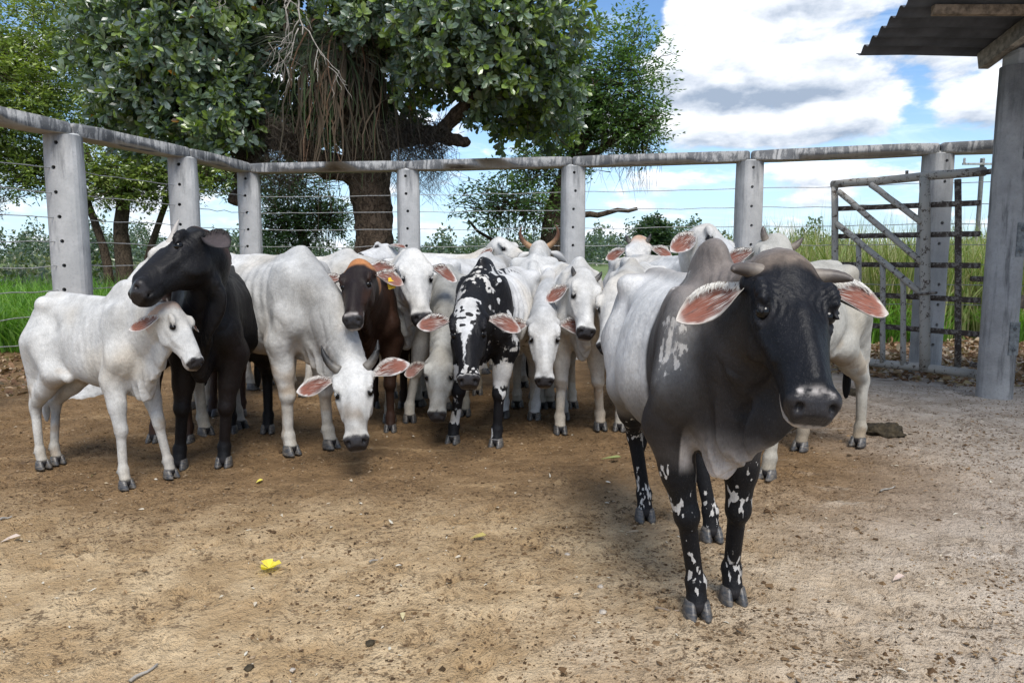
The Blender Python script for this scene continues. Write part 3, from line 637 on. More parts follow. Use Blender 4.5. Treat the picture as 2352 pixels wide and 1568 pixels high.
    muz_m = inhead * sstep(.470, .482, hu - .30 * np.maximum(np.abs(hv) - .048, 0) + .012 * (vnoise(V, 50, seed) - .5)) * sstep(-.112, -.100, hw)
    rgb = rgb * (1 - muz_m[:, None]) + SKIN * muz_m[:, None]
    lipm = inhead * sstep(-.100, -.112, hw) * (hu > .40) * (coat not in ('hero', 'brown')) * (.35 + .4 * np.exp(-((hw + .113) / .006) ** 2)); rgb = rgb * (1 - lipm[:, None] * np.array([.75, .85, .9]))
    if coat in ('hero', 'brown'):
        lp_ = inhead * np.clip(np.exp(-((hu - .470) / .009) ** 2) * (hw > -.05) * (np.abs(hv) < .042) * .9 + (hu > .43) * sstep(-.098, -.110, hw) * .8, 0, 1) * sstep(.25, .5, vnoise(V, 70, seed + 61)); rgb = rgb * (1 - lp_[:, None]) + np.array([.40, .365, .34]) * lp_[:, None]
    eyem = inhead * np.exp(-(((hu - .190) / .040) ** 2 + ((hw + .037) / .023) ** 2) ** 1.5) * (np.abs(hv) > .06); rgb = rgb * (1 - .9 * np.clip(eyem * 1.3, 0, 1))[:, None] + SKIN * (.9 * np.clip(eyem * 1.3, 0, 1))[:, None]
    tm = (V[:, 0] < -.79) & (V[:, 2] < .60) & (np.abs(V[:, 1] - .02) < .06) & ((V[:, 2] > .3)); rgb[tm] = tailtuft
    gloss = np.maximum(gloss, muz_m)
    hoofm = sstep(.074, .062, V[:, 2]); rgb = rgb * (1 - hoofm[:, None]) + SKIN * hoofm[:, None]
    bme = np_mesh('body', V, Q, MAT['coat'], True, np.concatenate([rgb, gloss[:, None]], 1))
    if len(col) > 2:
        mg = np.where(np.maximum(muz_m, hoofm) > .5, -1, col[3]); pa = bme.color_attributes.new('pat', 'FLOAT_COLOR', 'POINT')
        pa.data.foreach_set('color', np.concatenate([np.repeat(np.array([col[2]]), len(V), 0), 10 + mg[:, None]], 1).astype(np.float32).ravel()); bme.color_attributes.active_color = bme.color_attributes['col']
    body = child('body', bme, root)
    # hooves
    for key in ('fl', 'fr', 'rl', 'rr'):
        fx, fy = ft[key]; pr = []
        for e in (1, -1):
            vv, qq = claw(e); vv = vv * [.92, 1.0, .84] * (.74 + .27 * legw); pr.append((vv + [fx + .018, fy, .001], qq))
        vv, qq = join(*pr); child('hoof', np_mesh('hoof', vv, qq, MAT['hoof']), root)
    # eyes
    for sd in (1, -1):
        b = bpy.data.meshes.new('eye'); bm = bmesh.new(); bmesh.ops.create_uvsphere(bm, u_segments=16, v_segments=10, radius=.0245 * hs); bm.to_mesh(b); bm.free()
        b.polygons.foreach_set('use_smooth', np.full(len(b.polygons), True)); b.materials.append(MAT['eye'])
        e = child('eye', b, root); e.location = H((.188, sd * .0790, -.037))
    # horns
    if horn:
        for sd in (1, -1):
            pts = np.array([H((a_, sd * b_, c_)) for a_, b_, c_, r_ in HORNS[horn]]); rr = np.array([r_ for *_, r_ in HORNS[horn]]) * hs
            tt = np.linspace(0, 1, len(pts)); tf = np.linspace(0, 1, 15); pf = np.stack([np.interp(tf, tt, pts[:, c]) for c in range(3)], 1)
            for _ in range(2): pf[1:-1] = (pf[:-2] + 2 * pf[1:-1] + pf[2:]) / 4
            rf = np.interp(tf, tt, rr) * (1 + .03 * np.sin(tf * 46))
            vv, qq = tube(pf, rf, 12)
            tcol = np.concatenate([np.repeat(tf, 12), [0, 1]]); cc = np.ones((len(vv), 4)); cc[:, 0] = tcol
            child('horn', np_mesh('horn', vv, qq, MAT[hornmat], True, cc), root)
    # ears
    droop, back = ear; jr = np.random.RandomState(seed + 70); jit = jr.randn(4) * .10
    for sd in (1, -1):
        ec = ear_mesh(earL * hs, .073 * hs * earW, .80, 0, seed + sd + 5); vv, qq, ss, tt = ec
        dr = droop if np.ndim(droop) == 0 else droop[0 if sd > 0 else 1]; bk = back if np.ndim(back) == 0 else back[0 if sd > 0 else 1]
        dr = dr + jit[0 if sd > 0 else 1]; bk = bk + jit[2 if sd > 0 else 3]
        worldup = np.array((0, 0, 1.))
        d = v * sd * math.cos(bk) - w * math.sin(bk); d = nrm(d - worldup * math.tan(dr))
        nz = nrm(w * math.cos(bk) + v * sd * math.sin(bk)); nz = nrm(nz - d * (nz @ d)); ny = np.cross(nz, d)
        base = H((.055, sd * .096, -.072))
        P = base + vv[:, :1] * d + vv[:, 1:2] * ny + vv[:, 2:3] * nz
        m = len(ss); oc, ic = EARCOL[coat]
        noi = vnoise(vv[:m] * [.5, 5, .2] * hs, 48, seed + sd + 9)
        rim = np.clip(sstep(.68, .95, tt + .5 * (noi - .5)) + sstep(.86, 1., ss) + .8 * sstep(.22, .05, ss), 0, 1)[:, None]
        inner_ = np.array(inner)[None] * (1 + .35 * sstep(.3, .9, ss))[:, None]
        cin = inner_ * (1 - rim) + np.array(ic) * rim
        dk = (np.exp(-((ss - .35) / .16) ** 2 - ((np.concatenate([np.linspace(-1, 1, 11)] * 18) * sd + .45) / .35) ** 2) * .75)[:, None]; cin = cin * (1 - dk) + np.array((.06, .05, .05)) * dk
        cc = np.concatenate([cin, np.repeat(np.array([oc]), m, 0)]); cc = np.concatenate([cc, np.zeros((2 * m, 1))], 1)
        eme = np_mesh('ear', P, qq, MAT['ear'] if coat != 'black' else MAT['coat'], True, cc); tq = np.concatenate([np.linspace(-1, 1, 11)] * 18)
        ea = eme.attributes.new('euv', 'FLOAT_VECTOR', 'POINT'); ev = np.zeros((2 * m, 3), np.float32); ev[:m] = np.stack([ss, tq + seed * 2.3 + sd, np.clip(1 - rim[:, 0], 0, 1)], 1); ev[m:, 0] = ss; ea.data.foreach_set('vector', ev.ravel())
        eo = child('ear', eme, root)
        if calf or s * hs > 1.1 or coat == 'hero' or True:      # fringe of pale hairs along the upper edge
            rg = np.random.RandomState(seed + 31 + sd); hv_, hq_ = [], []; cnt = 300 if coat == 'hero' else 60
            top = [i * 11 + (10 if ((ny @ worldup) > 0) else 0) for i in range(1, 13)]
            for q in range(cnt):
                f = rg.rand() * 10.9; i0 = int(f); p = P[top[i0]] * (1 - (f - i0)) + P[top[min(i0 + 1, 11)]] * (f - i0)
                ins = nrm(P[(top[i0] // 11) * 11 + 5] - p)
                p = p + ins * .012 * rg.rand() * hs; dr_ = nrm(ins * (.4 + .5 * rg.rand()) + d * (.3 + .5 * rg.rand()) + nz * (.15 + .3 * rg.rand())); ln = (.010 + .016 * rg.rand()) * hs; sdv = nrm(np.cross(dr_, nz)) * .0011 * hs
                k0 = len(hv_); hv_ += [p - sdv, p + sdv, p + dr_ * ln + sdv * .2 - ins * .0, p + dr_ * ln - sdv * .2]; hq_.append((k0, k0 + 1, k0 + 2, k0 + 3))
            child('ear_hair', np_mesh('ear_hair', hv_, hq_, MAT['ear_hair' if coat != 'black' else 'ear_hair_dark'], False), eo)
        if tag == sd:
            c0 = base + d * earL * hs * .52 + nz * .012 + ny * 0.0; dn = nrm(-worldup * .9 + d * .25); sx = nrm(np.cross(dn, nz)); nn = np.cross(sx, dn)
            prof = [(-.010, -.008), (.010, -.008), (.012, .010), (.026, .022), (.027, .062), (.021, .068), (-.021, .068), (-.027, .062), (-.026, .022), (-.012, .010)]
            vv2 = [c0 + sx * x * 1.15 + dn * y * 1.15 + nn * (.004 * z) for z in (0, 1) for x, y in prof]
            bm = bmesh.new(); bv = [bm.verts.new(p) for p in vv2]; bm.faces.new(bv[:10][::-1]); bm.faces.new(bv[10:])
            for q in range(10): bm.faces.new((bv[q], bv[(q + 1) % 10], bv[10 + (q + 1) % 10], bv[10 + q]))
            bmesh.ops.recalc_face_normals(bm, faces=bm.faces); b = bpy.data.meshes.new('ear_tag'); bm.to_mesh(b); bm.free(); b.materials.append(MAT['tag'])
            to = child('ear_tag', b, eo); to['label'] = 'yellow plastic ear tag'
    return root
# ---------------------------------------------------------------- coats: the colour of hair and skin, by place on the body
def _base(V, seed, base=COAT_WHITE, var=.22, warm=.07):
    n1 = fbm(V, 4.5, 3, seed + 11); n2 = fbm(V, 22, 2, seed + 12)
    f = 1 - var * 1.4 * (n1 - .38).clip(0) * 2 - .10 * (n2 - .5)
    rgb = base * f[:, None]
    wm = (warm * sstep(.45, .8, fbm(V, 3, 2, seed + 13)))[:, None]
    return rgb * (1 - wm * np.array([.3, 1.0, 2.0]))

def coat_white(V, hu, hv, hw, ih, N, seed):
    rgb = _base(V, seed) * np.array([(1, 1, 1), (1, .985, .95), (.90, .91, .92), (1, .99, .965), (.95, .945, .925)][seed % 5])
    if seed % 3 == 0: rgb = rgb * (1 - .28 * (sstep(.35, .7, V[:, 0]) * ~ih * sstep(.7, 1.2, V[:, 2]) * fbm(V, 5, 3, seed + 2) * 1.6)[:, None])
    low = sstep(.55, .05, V[:, 2]) * (.25 + .5 * fbm(V, 12, 2, seed + 4))          # mud on the shanks
    rgb = rgb * (1 - low[:, None] * np.array([.28, .38, .52]))
    dg = sstep(.60, .72, fbm(V, 5, 3, seed + 31)) * sstep(1.15, .6, V[:, 2]) * ~ih * .30; rgb = rgb * (1 - dg[:, None] * np.array([.5, .8, 1.1]))
    knee = np.exp(-((V[:, 2] - .43) / .05) ** 2) * (V[:, 0] > .2) * sstep(.35, .7, vnoise(V, 14, seed + 8)); rgb = rgb * (1 - .45 * knee[:, None] * np.array([.8, .95, 1.1]))
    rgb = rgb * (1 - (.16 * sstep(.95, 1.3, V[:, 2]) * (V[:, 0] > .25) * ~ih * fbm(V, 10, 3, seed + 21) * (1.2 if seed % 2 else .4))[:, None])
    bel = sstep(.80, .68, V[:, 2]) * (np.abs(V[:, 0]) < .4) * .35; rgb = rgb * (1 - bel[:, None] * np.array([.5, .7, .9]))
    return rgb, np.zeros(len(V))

def coat_poll(V, hu, hv, hw, ih, N, seed):       # white with a rusty poll
    rgb, g = coat_white(V, hu, hv, hw, ih, N, seed)
    m = ih * sstep(.07, -.02, hu + .04 * (fbm(V, 30, 2, seed) - .5)) * .7; rgb = rgb * (1 - m[:, None]) + np.array([.42, .22, .11]) * m[:, None]
    return rgb, g

def coat_grey(V, hu, hv, hw, ih, N, seed):
    rgb, g = coat_white(V, hu, hv, hw, ih, N, seed); rgb = rgb * np.array([.74, .73, .69])
    return rgb, g

def coat_black(V, hu, hv, hw, ih, N, seed):
    n = fbm(V, 6, 3, seed); rgb = np.array([.0062, .0058, .0064]) * (.7 + .7 * n)[:, None]
    br = sstep(.5, .75, fbm(V, 3, 2, seed + 5)) * sstep(1.3, .8, V[:, 2]) * .6; rgb = rgb + br[:, None] * np.array([.010, .0055, .004])
    m = ih * sstep(.02, -.05, hu) * .5; rgb = rgb * (1 - m[:, None]) + np.array([.10, .05, .035]) * m[:, None]
    return rgb, np.full(len(V), .45)

def coat_brown(V, hu, hv, hw, ih, N, seed):
    n = fbm(V, 6, 3, seed); rgb = np.array([.034, .0165, .0105]) * (.55 + .8 * n)[:, None]
    fm = ih * sstep(.07, .04, np.abs(hv) - .05 * sstep(.3, .1, hu)) * (hw > -.10); rgb = rgb * (1 - fm[:, None] * .75) + np.array([.0075, .0065, .0075]) * (.75 * fm)[:, None]
    m = ih * sstep(.055, .015, hu + .03 * (fbm(V, 30, 2, seed) - .5)); rgb = rgb * (1 - m[:, None]) + np.array([.40, .17, .065]) * m[:, None]
    lp = ih * (hu > .40) * (hw < -.085) * .8; rgb = rgb * (1 - lp[:, None]) + np.array([.35, .30, .27]) * lp[:, None]
    return rgb, np.full(len(V), .40)

def coat_spotted(V, hu, hv, hw, ih, N, seed):
    rgb = _base(V, seed)
    big = fbm(V, 3.2, 3, seed + 40); fine = fbm(V, 26, 3, seed + 41); x, y, z = V.T
    bias = np.where(x > .36, .78, .10) * sstep(.60, .70, z) + .70 * sstep(.52, .42, z) * (x > 0)
    bias = bias + .45 * np.exp(-((x - .1) / .4) ** 2) * sstep(1.30, 1.37, z)
    bias = np.where((x < .36) & (z < 1.28), bias * .35, bias)
    mg = (.58 * big + .42 * fine + (bias - .5) * .36 - .50) * 2.2
    sp = (fbm(V, 20, 2, seed + 44) - .67) * 3; mg = np.where((x > .36) & (z > .9) & ~ih, np.minimum(mg, -sp), mg)
    # face: black sides, a white blaze with black freckles
    bl = .050 + .028 * (fbm(V, 14, 2, seed + 47) - .5) * 2; wd = np.interp(hu, [-.05, .0, .08, .15, .20, .26, .33, .40, .5], [.075, .07, .062, .042, .020, .018, .014, .0, .0])
    wob = .030 * (fbm(np.stack([hu, hv, hu * 0], 1), 16, 3, seed + 48) - .5) * 2
    face_d = 9 * (np.abs(hv + wob + .012) - wd + (hw < -.035) * .09)
    fr = np.where(hu < .17, (vnoise(V, 42, seed + 49) - .66) * 2.5, -1); face_d = np.maximum(face_d, fr)
    nose = ih * (hu > .43) * (hu < .462) * sstep(.5, .6, vnoise(V, 60, seed + 50)); face_d = np.minimum(face_d, .5) - nose
    mg = np.where(ih, face_d, mg)
    leg = (z < .60) & (x > .2) & ~ih; lg = (fbm(V * [1, 1, .6], 17, 2, seed + 51) - .63) * 3; mg = np.where(leg, np.minimum((.51 - z + .1 * (big - .5)) * 5, -lg), mg)
    return rgb, .30 * sstep(-.05, .05, mg), np.array([.0072, .007, .0085]), np.clip(mg, -1, 1)

def coat_hero(V, hu, hv, hw, ih, N, seed):
    x, y, z = V.T
    n = fbm(V, 5, 3, seed); n2 = fbm(V, 30, 3, seed + 1); n3 = fbm(V * [1, 1, .35], 60, 2, seed + 2)
    pale = np.array([.56, .55, .53]); grey = np.array([.060, .052, .048]); dark = np.array([.010, .0092, .0105])
    # barrel: pale, smoky towards the belly; fore end dark grey brown
    edge = x - (.26 + .02 * (n - .5))
    fore = sstep(-.015, .02, edge)
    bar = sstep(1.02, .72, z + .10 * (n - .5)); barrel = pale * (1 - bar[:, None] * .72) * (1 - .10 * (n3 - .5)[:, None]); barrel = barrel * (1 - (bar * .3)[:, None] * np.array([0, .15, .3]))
    rump = sstep(-.35, -.6, x) * .45; barrel = barrel * (1 - rump[:, None]) + grey * rump[:, None]
    sp = sstep(.52, .70, n3 * .6 + n2 * .4) 
    dk = sstep(1.32, 1.05, z) * sstep(.62, .80, z); f = grey * (1 - dk[:, None] * .66) + dark * (dk * .62)[:, None]; f = f * (.75 + .5 * n)[:, None]
    topg = sstep(1.16, 1.42, z); f = f * (1 - topg[:, None]) + np.array([.17, .145, .128]) * topg[:, None] * (.8 + .4 * n)[:, None]
    frost = (np.exp(-(((x - .57) / .075) ** 2 + ((z - 1.14) / .17) ** 2)) + .6 * np.exp(-(((x - .36) / .05) ** 2 + ((z - 1.3) / .12) ** 2))) * (np.abs(y) > .07); f = f * (1 - .35 * frost[:, None]) + pale * (.35 * frost)[:, None]
    dew = sstep(.86, .64, z + .06 * (n - .5)) * (x > .48) * (np.abs(y) < .13) ; f = f * (1 - .9 * dew[:, None]) + np.array([.50, .455, .42]) * (.9 * dew * (.55 + .75 * n2 * 1.2))[:, None]
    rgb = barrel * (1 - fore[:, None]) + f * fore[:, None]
    back = sstep(1.34, 1.39, z) * (x < .3) * .6; rgb = rgb * (1 - back[:, None]) + np.array([.20, .175, .155]) * back[:, None]
    leg = sstep(.70, .60, z) * ((np.abs(y) > .05) | (z < .52)); lc = np.array([.008, .0078, .009]) * (.8 + .5 * n)[:, None]
    ln = .6 * fbm(V * [1, 1, .40], 52, 3, seed + 6) + .4 * vnoise(V * [1, 1, .3], 120, seed + 8)
    wsp = (ln - .73 + .21 * np.exp(-((z - .48) / .045) ** 2) * (N[:, 0] > -.2) + .22 * np.exp(-((z - .17) / .07) ** 2) * (N[:, 0] > .35) + .06 * sstep(.50, .62, z)) * 2.6
    rgb = rgb * (1 - leg[:, None]) + lc * leg[:, None]
    # head
    hd = np.array([.0060, .0064, .0085]) * (.8 + .5 * n2)[:, None]
    po = sstep(.070, .0, hu + .05 * (n2 - .5)); hd = hd * (1 - po[:, None]) + np.array([.16, .125, .098]) * (po * (.55 + .9 * n3))[:, None]
    ck = sstep(-.10, -.17, hw) * sstep(.36, .2, hu); hd = hd * (1 - .8 * ck[:, None]) + np.array([.030, .024, .020]) * (.8 * ck)[:, None]
    mz = (hu > .435) * (sstep(.455, .468, hu) * sstep(-.020, -.034, hw) * (hw > -.052) * (np.abs(hv) < .045) * .9 + sstep(-.09, -.12, hw) * .75); hd = hd * (1 - mz[:, None]) + np.array([.42, .39, .36]) * mz[:, None]
    w_ = np.where(ih, sstep(-.06, -.015, hu), 0)
    w_ = w_ * sstep(-.28, -.235, hw)
    rgb = rgb * (1 - w_[:, None]) + hd * w_[:, None]
    mg = np.where(leg > .5, wsp, -1); fz = np.where(frost > .15, (np.minimum(frost, 1) - .78) * .45 + (n2 - .5) * .45 + (n3 - .5) * .6, -1); mg = np.where((leg <= .5) & (w_ < .3), np.maximum(mg, fz * np.where(fore > .5, 1, 0) - (fore <= .5)), mg)
    return rgb, .35 * fore * (1 - w_) + .55 * w_, np.array([.50, .475, .44]), np.clip(mg, -1, 1)

COATS = dict(white=coat_white, poll=coat_poll, grey=coat_grey, black=coat_black, brown=coat_brown, spotted=coat_spotted, hero=coat_hero)
EARCOL = dict(white=((.62, .61, .59), (.62, .60, .57)), poll=((.62, .61, .59), (.62, .60, .57)), grey=((.5, .49, .46), (.5, .48, .45)), black=((.016, .015, .015), (.03, .027, .026)),
              brown=((.05, .03, .02), (.48, .44, .40)), spotted=((.02, .02, .02), (.50, .47, .44)), hero=((.03, .028, .028), (.60, .56, .50)))
# ---------------------------------------------------------------- setting
COL = SC.collection
def tag(o, label=None, cat=None, group=None, kind=None):
    if label: o['label'] = label
    if cat: o['category'] = cat
    if group: o['group'] = group
    if kind: o['kind'] = kind
    return o
def empty(name, loc=(0, 0, 0)):
    o = bpy.data.objects.new(name, None); COL.objects.link(o); o.location = loc; o.empty_display_size = .3; return o
def npobj(name, V, Q, m, parent=None, smooth=False, col=None):
    return child(name, np_mesh(name, V, Q, MAT[m] if isinstance(m, str) else m, smooth, col), parent)
def bmobj(name, bm, m, parent=None, smooth=False):
    me = bpy.data.meshes.new(name); bmesh.ops.recalc_face_normals(bm, faces=bm.faces); bm.to_mesh(me); bm.free(); me.materials.append(MAT[m])
    if smooth: me.polygons.foreach_set('use_smooth', np.full(len(me.polygons), True))
    return child(name, me, parent)
def obox(p0, p1, wd, ht, up=(0, 0, 1), bev=.01, seg=2, rough=0., seed=0, sub=0):
    """bar of section wd x ht from p0 to p1; returned as (bmesh) in its own frame along +X plus the matrix that places it"""
    p0 = Vector(p0); p1 = Vector(p1); L = (p1 - p0).length; x = (p1 - p0).normalized(); y = Vector(up).cross(x).normalized(); z = x.cross(y)
    bm = bmesh.new(); n = max(1, int(L / sub)) if sub else 1
    rings = []
    for i in range(n + 1):
        rings.append([bm.verts.new((L * i / n, a * wd / 2, b * ht / 2)) for a, b in ((-1, -1), (1, -1), (1, 1), (-1, 1))])
    for i in range(n):
        for j in range(4): bm.faces.new((rings[i][j], rings[i + 1][j], rings[i + 1][(j + 1) % 4], rings[i][(j + 1) % 4]))
    bm.faces.new(rings[0][::-1]); bm.faces.new(rings[-1])
    if bev:
        ed = [e for e in bm.edges if abs(e.verts[0].co.x - e.verts[1].co.x) > 1e-5 or n == 1 or abs(e.verts[0].co.x) < 1e-6 or abs(e.verts[0].co.x - L) < 1e-6]
        bmesh.ops.bevel(bm, geom=ed, offset=bev, segments=seg, affect='EDGES', profile=.6)
    if rough:
        for v in bm.verts: v.co += Vector(noise_v(v.co * 4 + Vector((seed * 3.1, 0, 0)))) * rough
    M = Matrix.Translation(p0) @ Matrix((x, y, z)).transposed().to_4x4()
    return bm, M
from mathutils import noise as mnoise
def noise_v(v): return mnoise.noise_vector(v)
def bar(name, p0, p1, wd, ht, m, parent=None, **kw):
    bm, M = obox(p0, p1, wd, ht, **kw); o = bmobj(name, bm, m, parent, True); o.matrix_basis = M; return o
def pipe(name, p0, p1, r, m, parent=None, n=12, wob=0., seed=0):
    p0 = np.array(p0, float); p1 = np.array(p1, float); k = 7; rs = np.random.RandomState(seed)
    pts = [p0 + (p1 - p0) * i / (k - 1) + (rs.randn(3) * wob if 0 < i < k - 1 else 0) for i in range(k)]
    V, Q = tube(pts, [r] * k, n); return npobj(name, V, Q, m, parent, True)

# ground: one sheet, fine near the camera, reaching the horizon
def graded(segs):
    r = []
    for a, b, d in segs: r += list(np.arange(a, b, d))
    return np.array(r + [segs[-1][1]])
def ground_h(x, y):
    P = np.stack([x, y, x * 0], 1)
    n1 = fbm(P, 1.1, 3, 2) - .5; n2 = fbm(P, 7.5, 3, 5) - .5; n3 = vnoise(P, 34, 8) - .5; n4 = vnoise(P, 62, 9) - .5
    near = sstep(16, 9, np.hypot(x, y))
    herd = .5 + .5 * sstep(2.5, 4.5, y) * sstep(4.5, 2.5, x)
    hoof = sstep(.60, .74, vnoise(P, 5.2, 21)) * -.010
    z = n1 * .03 + near * herd * (n2 * .030 + n3 * .013 + n4 * .009 + hoof)
    return z - .008
def geo(a, b, n): return list(np.geomspace(a, b, n))
gx = np.concatenate([-np.array(geo(5.2, 1600, 26))[::-1], np.arange(-5.15, 5.15, .027), np.array(geo(5.2, 1600, 26))])
gy = np.concatenate([-np.array(geo(1, 900, 14))[::-1], [0, .6], np.arange(1.0, 4.4, .020), np.arange(4.4, 8.4, .034), np.arange(8.4, 13, .12), np.array(geo(13.2, 2600, 34))])
GX, GY = np.meshgrid(gx, gy); gz = ground_h(GX.ravel(), GY.ravel())
# hoof prints trodden into the dirt
_hr = np.random.RandomState(41); gz = gz.reshape(GX.shape)
for _ in range(1500):
    hx = -4.6 + 9 * _hr.rand(); hy = 1.3 + 6.6 * _hr.rand() ** 1.1; an = _hr.rand() * 6.28; dp = .006 + .012 * _hr.rand()
    i0, i1 = np.searchsorted(gx, (hx - .16, hx + .16)); j0, j1 = np.searchsorted(gy, (hy - .16, hy + .16))
    ddx = gx[i0:i1][None] - hx; ddy = gy[j0:j1][:, None] - hy; a_ = ddx * math.cos(an) + ddy * math.sin(an); b_ = -ddx * math.sin(an) + ddy * math.cos(an)
    for e in (-1, 1):
        r2 = ((a_) / .055) ** 2 + ((b_ - e * .03) / .026) ** 2; gz[j0:j1, i0:i1] += dp * (-np.exp(-r2 ** 2) + .45 * np.exp(-(np.sqrt(r2) - 1.55) ** 2 * 6))
gz = gz.ravel()
idx = np.arange(GX.size).reshape(GX.shape)
gq = np.stack([idx[:-1, :-1], idx[:-1, 1:], idx[1:, 1:], idx[1:, :-1]], -1).reshape(-1, 4)
g = npobj('ground', np.stack([GX.ravel(), GY.ravel(), gz], 1), gq, 'dirt', None, True); g['kind'] = 'structure'
# pasture beyond the pen
fx_ = np.concatenate([-np.array(geo(.5, 1500, 40))[::-1], np.array(geo(.5, 1500, 40))]); fy_ = np.array(geo(13.4, 2500, 50))
FX, FY = np.meshgrid(fx_, fy_); fz = .010 + .05 * fbm(np.stack([FX.ravel(), FY.ravel(), FX.ravel() * 0], 1), .25, 3, 4); i2 = np.arange(FX.size).reshape(FX.shape)
fq = np.stack([i2[:-1, :-1], i2[:-1, 1:], i2[1:, 1:], i2[1:, :-1]], -1).reshape(-1, 4)
f = npobj('pasture', np.stack([FX.ravel(), FY.ravel(), fz], 1), fq, 'field', None, True); f['kind'] = 'structure'

# ---- concrete fences
RAIL_TOP = 2.85
HOLES = [2.61 - .25 * i for i in range(10)]
def post_mesh(hgt, rad, face, name='post', seed=0, holes=True):
    """concrete post: a rounded prism with a flat face and drilled holes"""
    bm = bmesh.new(); n = 28; rows = 9; rings = []
    for k in range(rows):
        z = -.12 + (hgt + .12) * k / (rows - 1); ring = []
        for j in range(n):
            q = 2 * math.pi * j / n; c, s_ = math.cos(q), math.sin(q); p = 4.2
            rr = rad / (abs(c) ** p + abs(s_) ** p) ** (1 / p); rr = .55 * rr + .45 * rad
            e = 1 + .006 * math.sin(k * 2.3 + j * 1.7 + seed)
            if k == rows - 1: e *= .97
            ring.append(bm.verts.new((rr * c * e, rr * s_ * e, z)))
        rings.append(ring)
    for k in range(rows - 1):
        for j in range(n): bm.faces.new((rings[k][j], rings[k][(j + 1) % n], rings[k + 1][(j + 1) % n], rings[k + 1][j]))
    bm.faces.new(rings[0][::-1]); bm.faces.new(rings[-1])
    me = bpy.data.meshes.new(name); bmesh.ops.recalc_face_normals(bm, faces=bm.faces); bm.to_mesh(me); bm.free()
    if holes:
        cb = bmesh.new(); rs = random.Random(seed)
        for z in HOLES:
            if z < .2 or z > hgt - .05: continue
            M = Matrix.Translation((0, rs.uniform(-.02, .02) - .035, z)) @ Matrix.Rotation(R(90), 4, 'Y')
            bmesh.ops.create_cone(cb, cap_ends=True, segments=8, radius1=.021 + rs.uniform(-.003, .006), radius2=.021, depth=rad * 3, matrix=M)
        cm = bpy.data.meshes.new('cut'); cb.to_mesh(cm); cb.free(); a = bpy.data.objects.new('a', me); b = bpy.data.objects.new('b', cm); COL.objects.link(a); COL.objects.link(b)
        md = a.modifiers.new('b', 'BOOLEAN'); md.object = b; md.operation = 'DIFFERENCE'; md.solver = 'EXACT'
        dg = bpy.context.evaluated_depsgraph_get(); me2 = bpy.data.meshes.new_from_object(a.evaluated_get(dg)); bpy.data.objects.remove(a); bpy.data.objects.remove(b); me = me2; me.name = name
    me.materials.clear(); me.materials.append(MAT['concrete'])
    return me
def mortar(p, r, seed, parent):
    bm = bmesh.new(); bmesh.ops.create_icosphere(bm, subdivisions=3, radius=1)
    for v in bm.verts:
        d = mnoise.noise(v.co * 2.1 + Vector((seed, 0, 0))); v.co = Vector((v.co.x * r * (1.05 + .2 * d), v.co.y * r * (1.05 + .2 * d), v.co.z * .05 * (1 + .5 * d)))
    o = bmobj('mortar_cap', bm, 'mortar', parent, True); o.location = p; return o
def fence(label, pts, prad, wires, group, ext0=None, ext1=None, sag=.02):
    root = empty('corral_fence', (pts[0][0], pts[0][1], 0)); tag(root, label, 'fence', group); inv = Matrix.Translation((-pts[0][0], -pts[0][1], 0)); off = np.array([pts[0][0], pts[0][1], 0])
    P = [np.array([x, y, 0.]) for x, y in pts]
    for i, p in enumerate(P):
        dr = P[min(i + 1, len(P) - 1)] - P[max(i - 1, 0)]; ang = math.atan2(dr[1], dr[0])
        # holes run along the fence line; show them on the pen side a little
        o = child('post', post_mesh(RAIL_TOP - .15, prad, 0, 'post', i + len(pts) * 7), root); o.location = p - off; o.rotation_euler = (0, 0, R(-76))
        mortar(p - off + [0, 0, RAIL_TOP - .158], prad * .86, i * 3.7, root)
    ends = ([np.array([*ext0, 0.])] if ext0 else []) + P + ([np.array([*ext1, 0.])] if ext1 else [])
    for i in range(len(ends) - 1):
        a, b = ends[i] - off, ends[i + 1] - off; d = nrm(b - a)
        zt = RAIL_TOP - .0825
        bar('rail', a + d * .006 + [0, 0, zt], b - d * .006 + [0, 0, zt], .28, .135, 'rail_concrete', root, bev=.045, seg=3, rough=.006, seed=i, sub=.35)
        for k, z in enumerate(wires):
            rs = np.random.RandomState(i * 20 + k); m = 9; pl = [a + (b - a) * q / (m - 1) + np.array([0, 0, z - sag * (1 - (2 * q / (m - 1) - 1) ** 2) * rs.rand() * 1.5]) for q in range(m)]
            V, Q = tube(pl, [.0052] * m, 5, False); npobj('wire', V, Q, 'wire', root, True)
    return root
P1 = at(163, 590, 7.9); P2 = at(430, 590, 9.7); PC = at(578, 590, 11.4)
PB = [at(940, 590, 11.06), at(1315, 590, 10.6), at(1715, 590, 10.03), at(2140, 590, 9.33)]
dl = nrm(P1 - P2)
P0 = P1 + dl * 1.95
fence('weathered concrete post and beam fence with wires on the left side of the pen', [(P0[0], P0[1]), (P1[0], P1[1]), (P2[0], P2[1])], .178, HOLES[1:9], 'concrete fences of the pen', ext0=tuple((P0 + dl * 2.)[:2]), ext1=tuple((PC + nrm(P2 - PC) * .16)[:2]))
dr_ = nrm(PB[3] - PB[2]); P5 = PB[3] + dr_ * 2.3
fence('weathered concrete post and beam fence with wires across the back behind the herd', [tuple(PC[:2])] + [tuple(p[:2]) for p in PB] + [tuple(P5[:2])], .166, HOLES[1:8], 'concrete fences of the pen', ext1=tuple((P5 + dr_ * 2)[:2]))
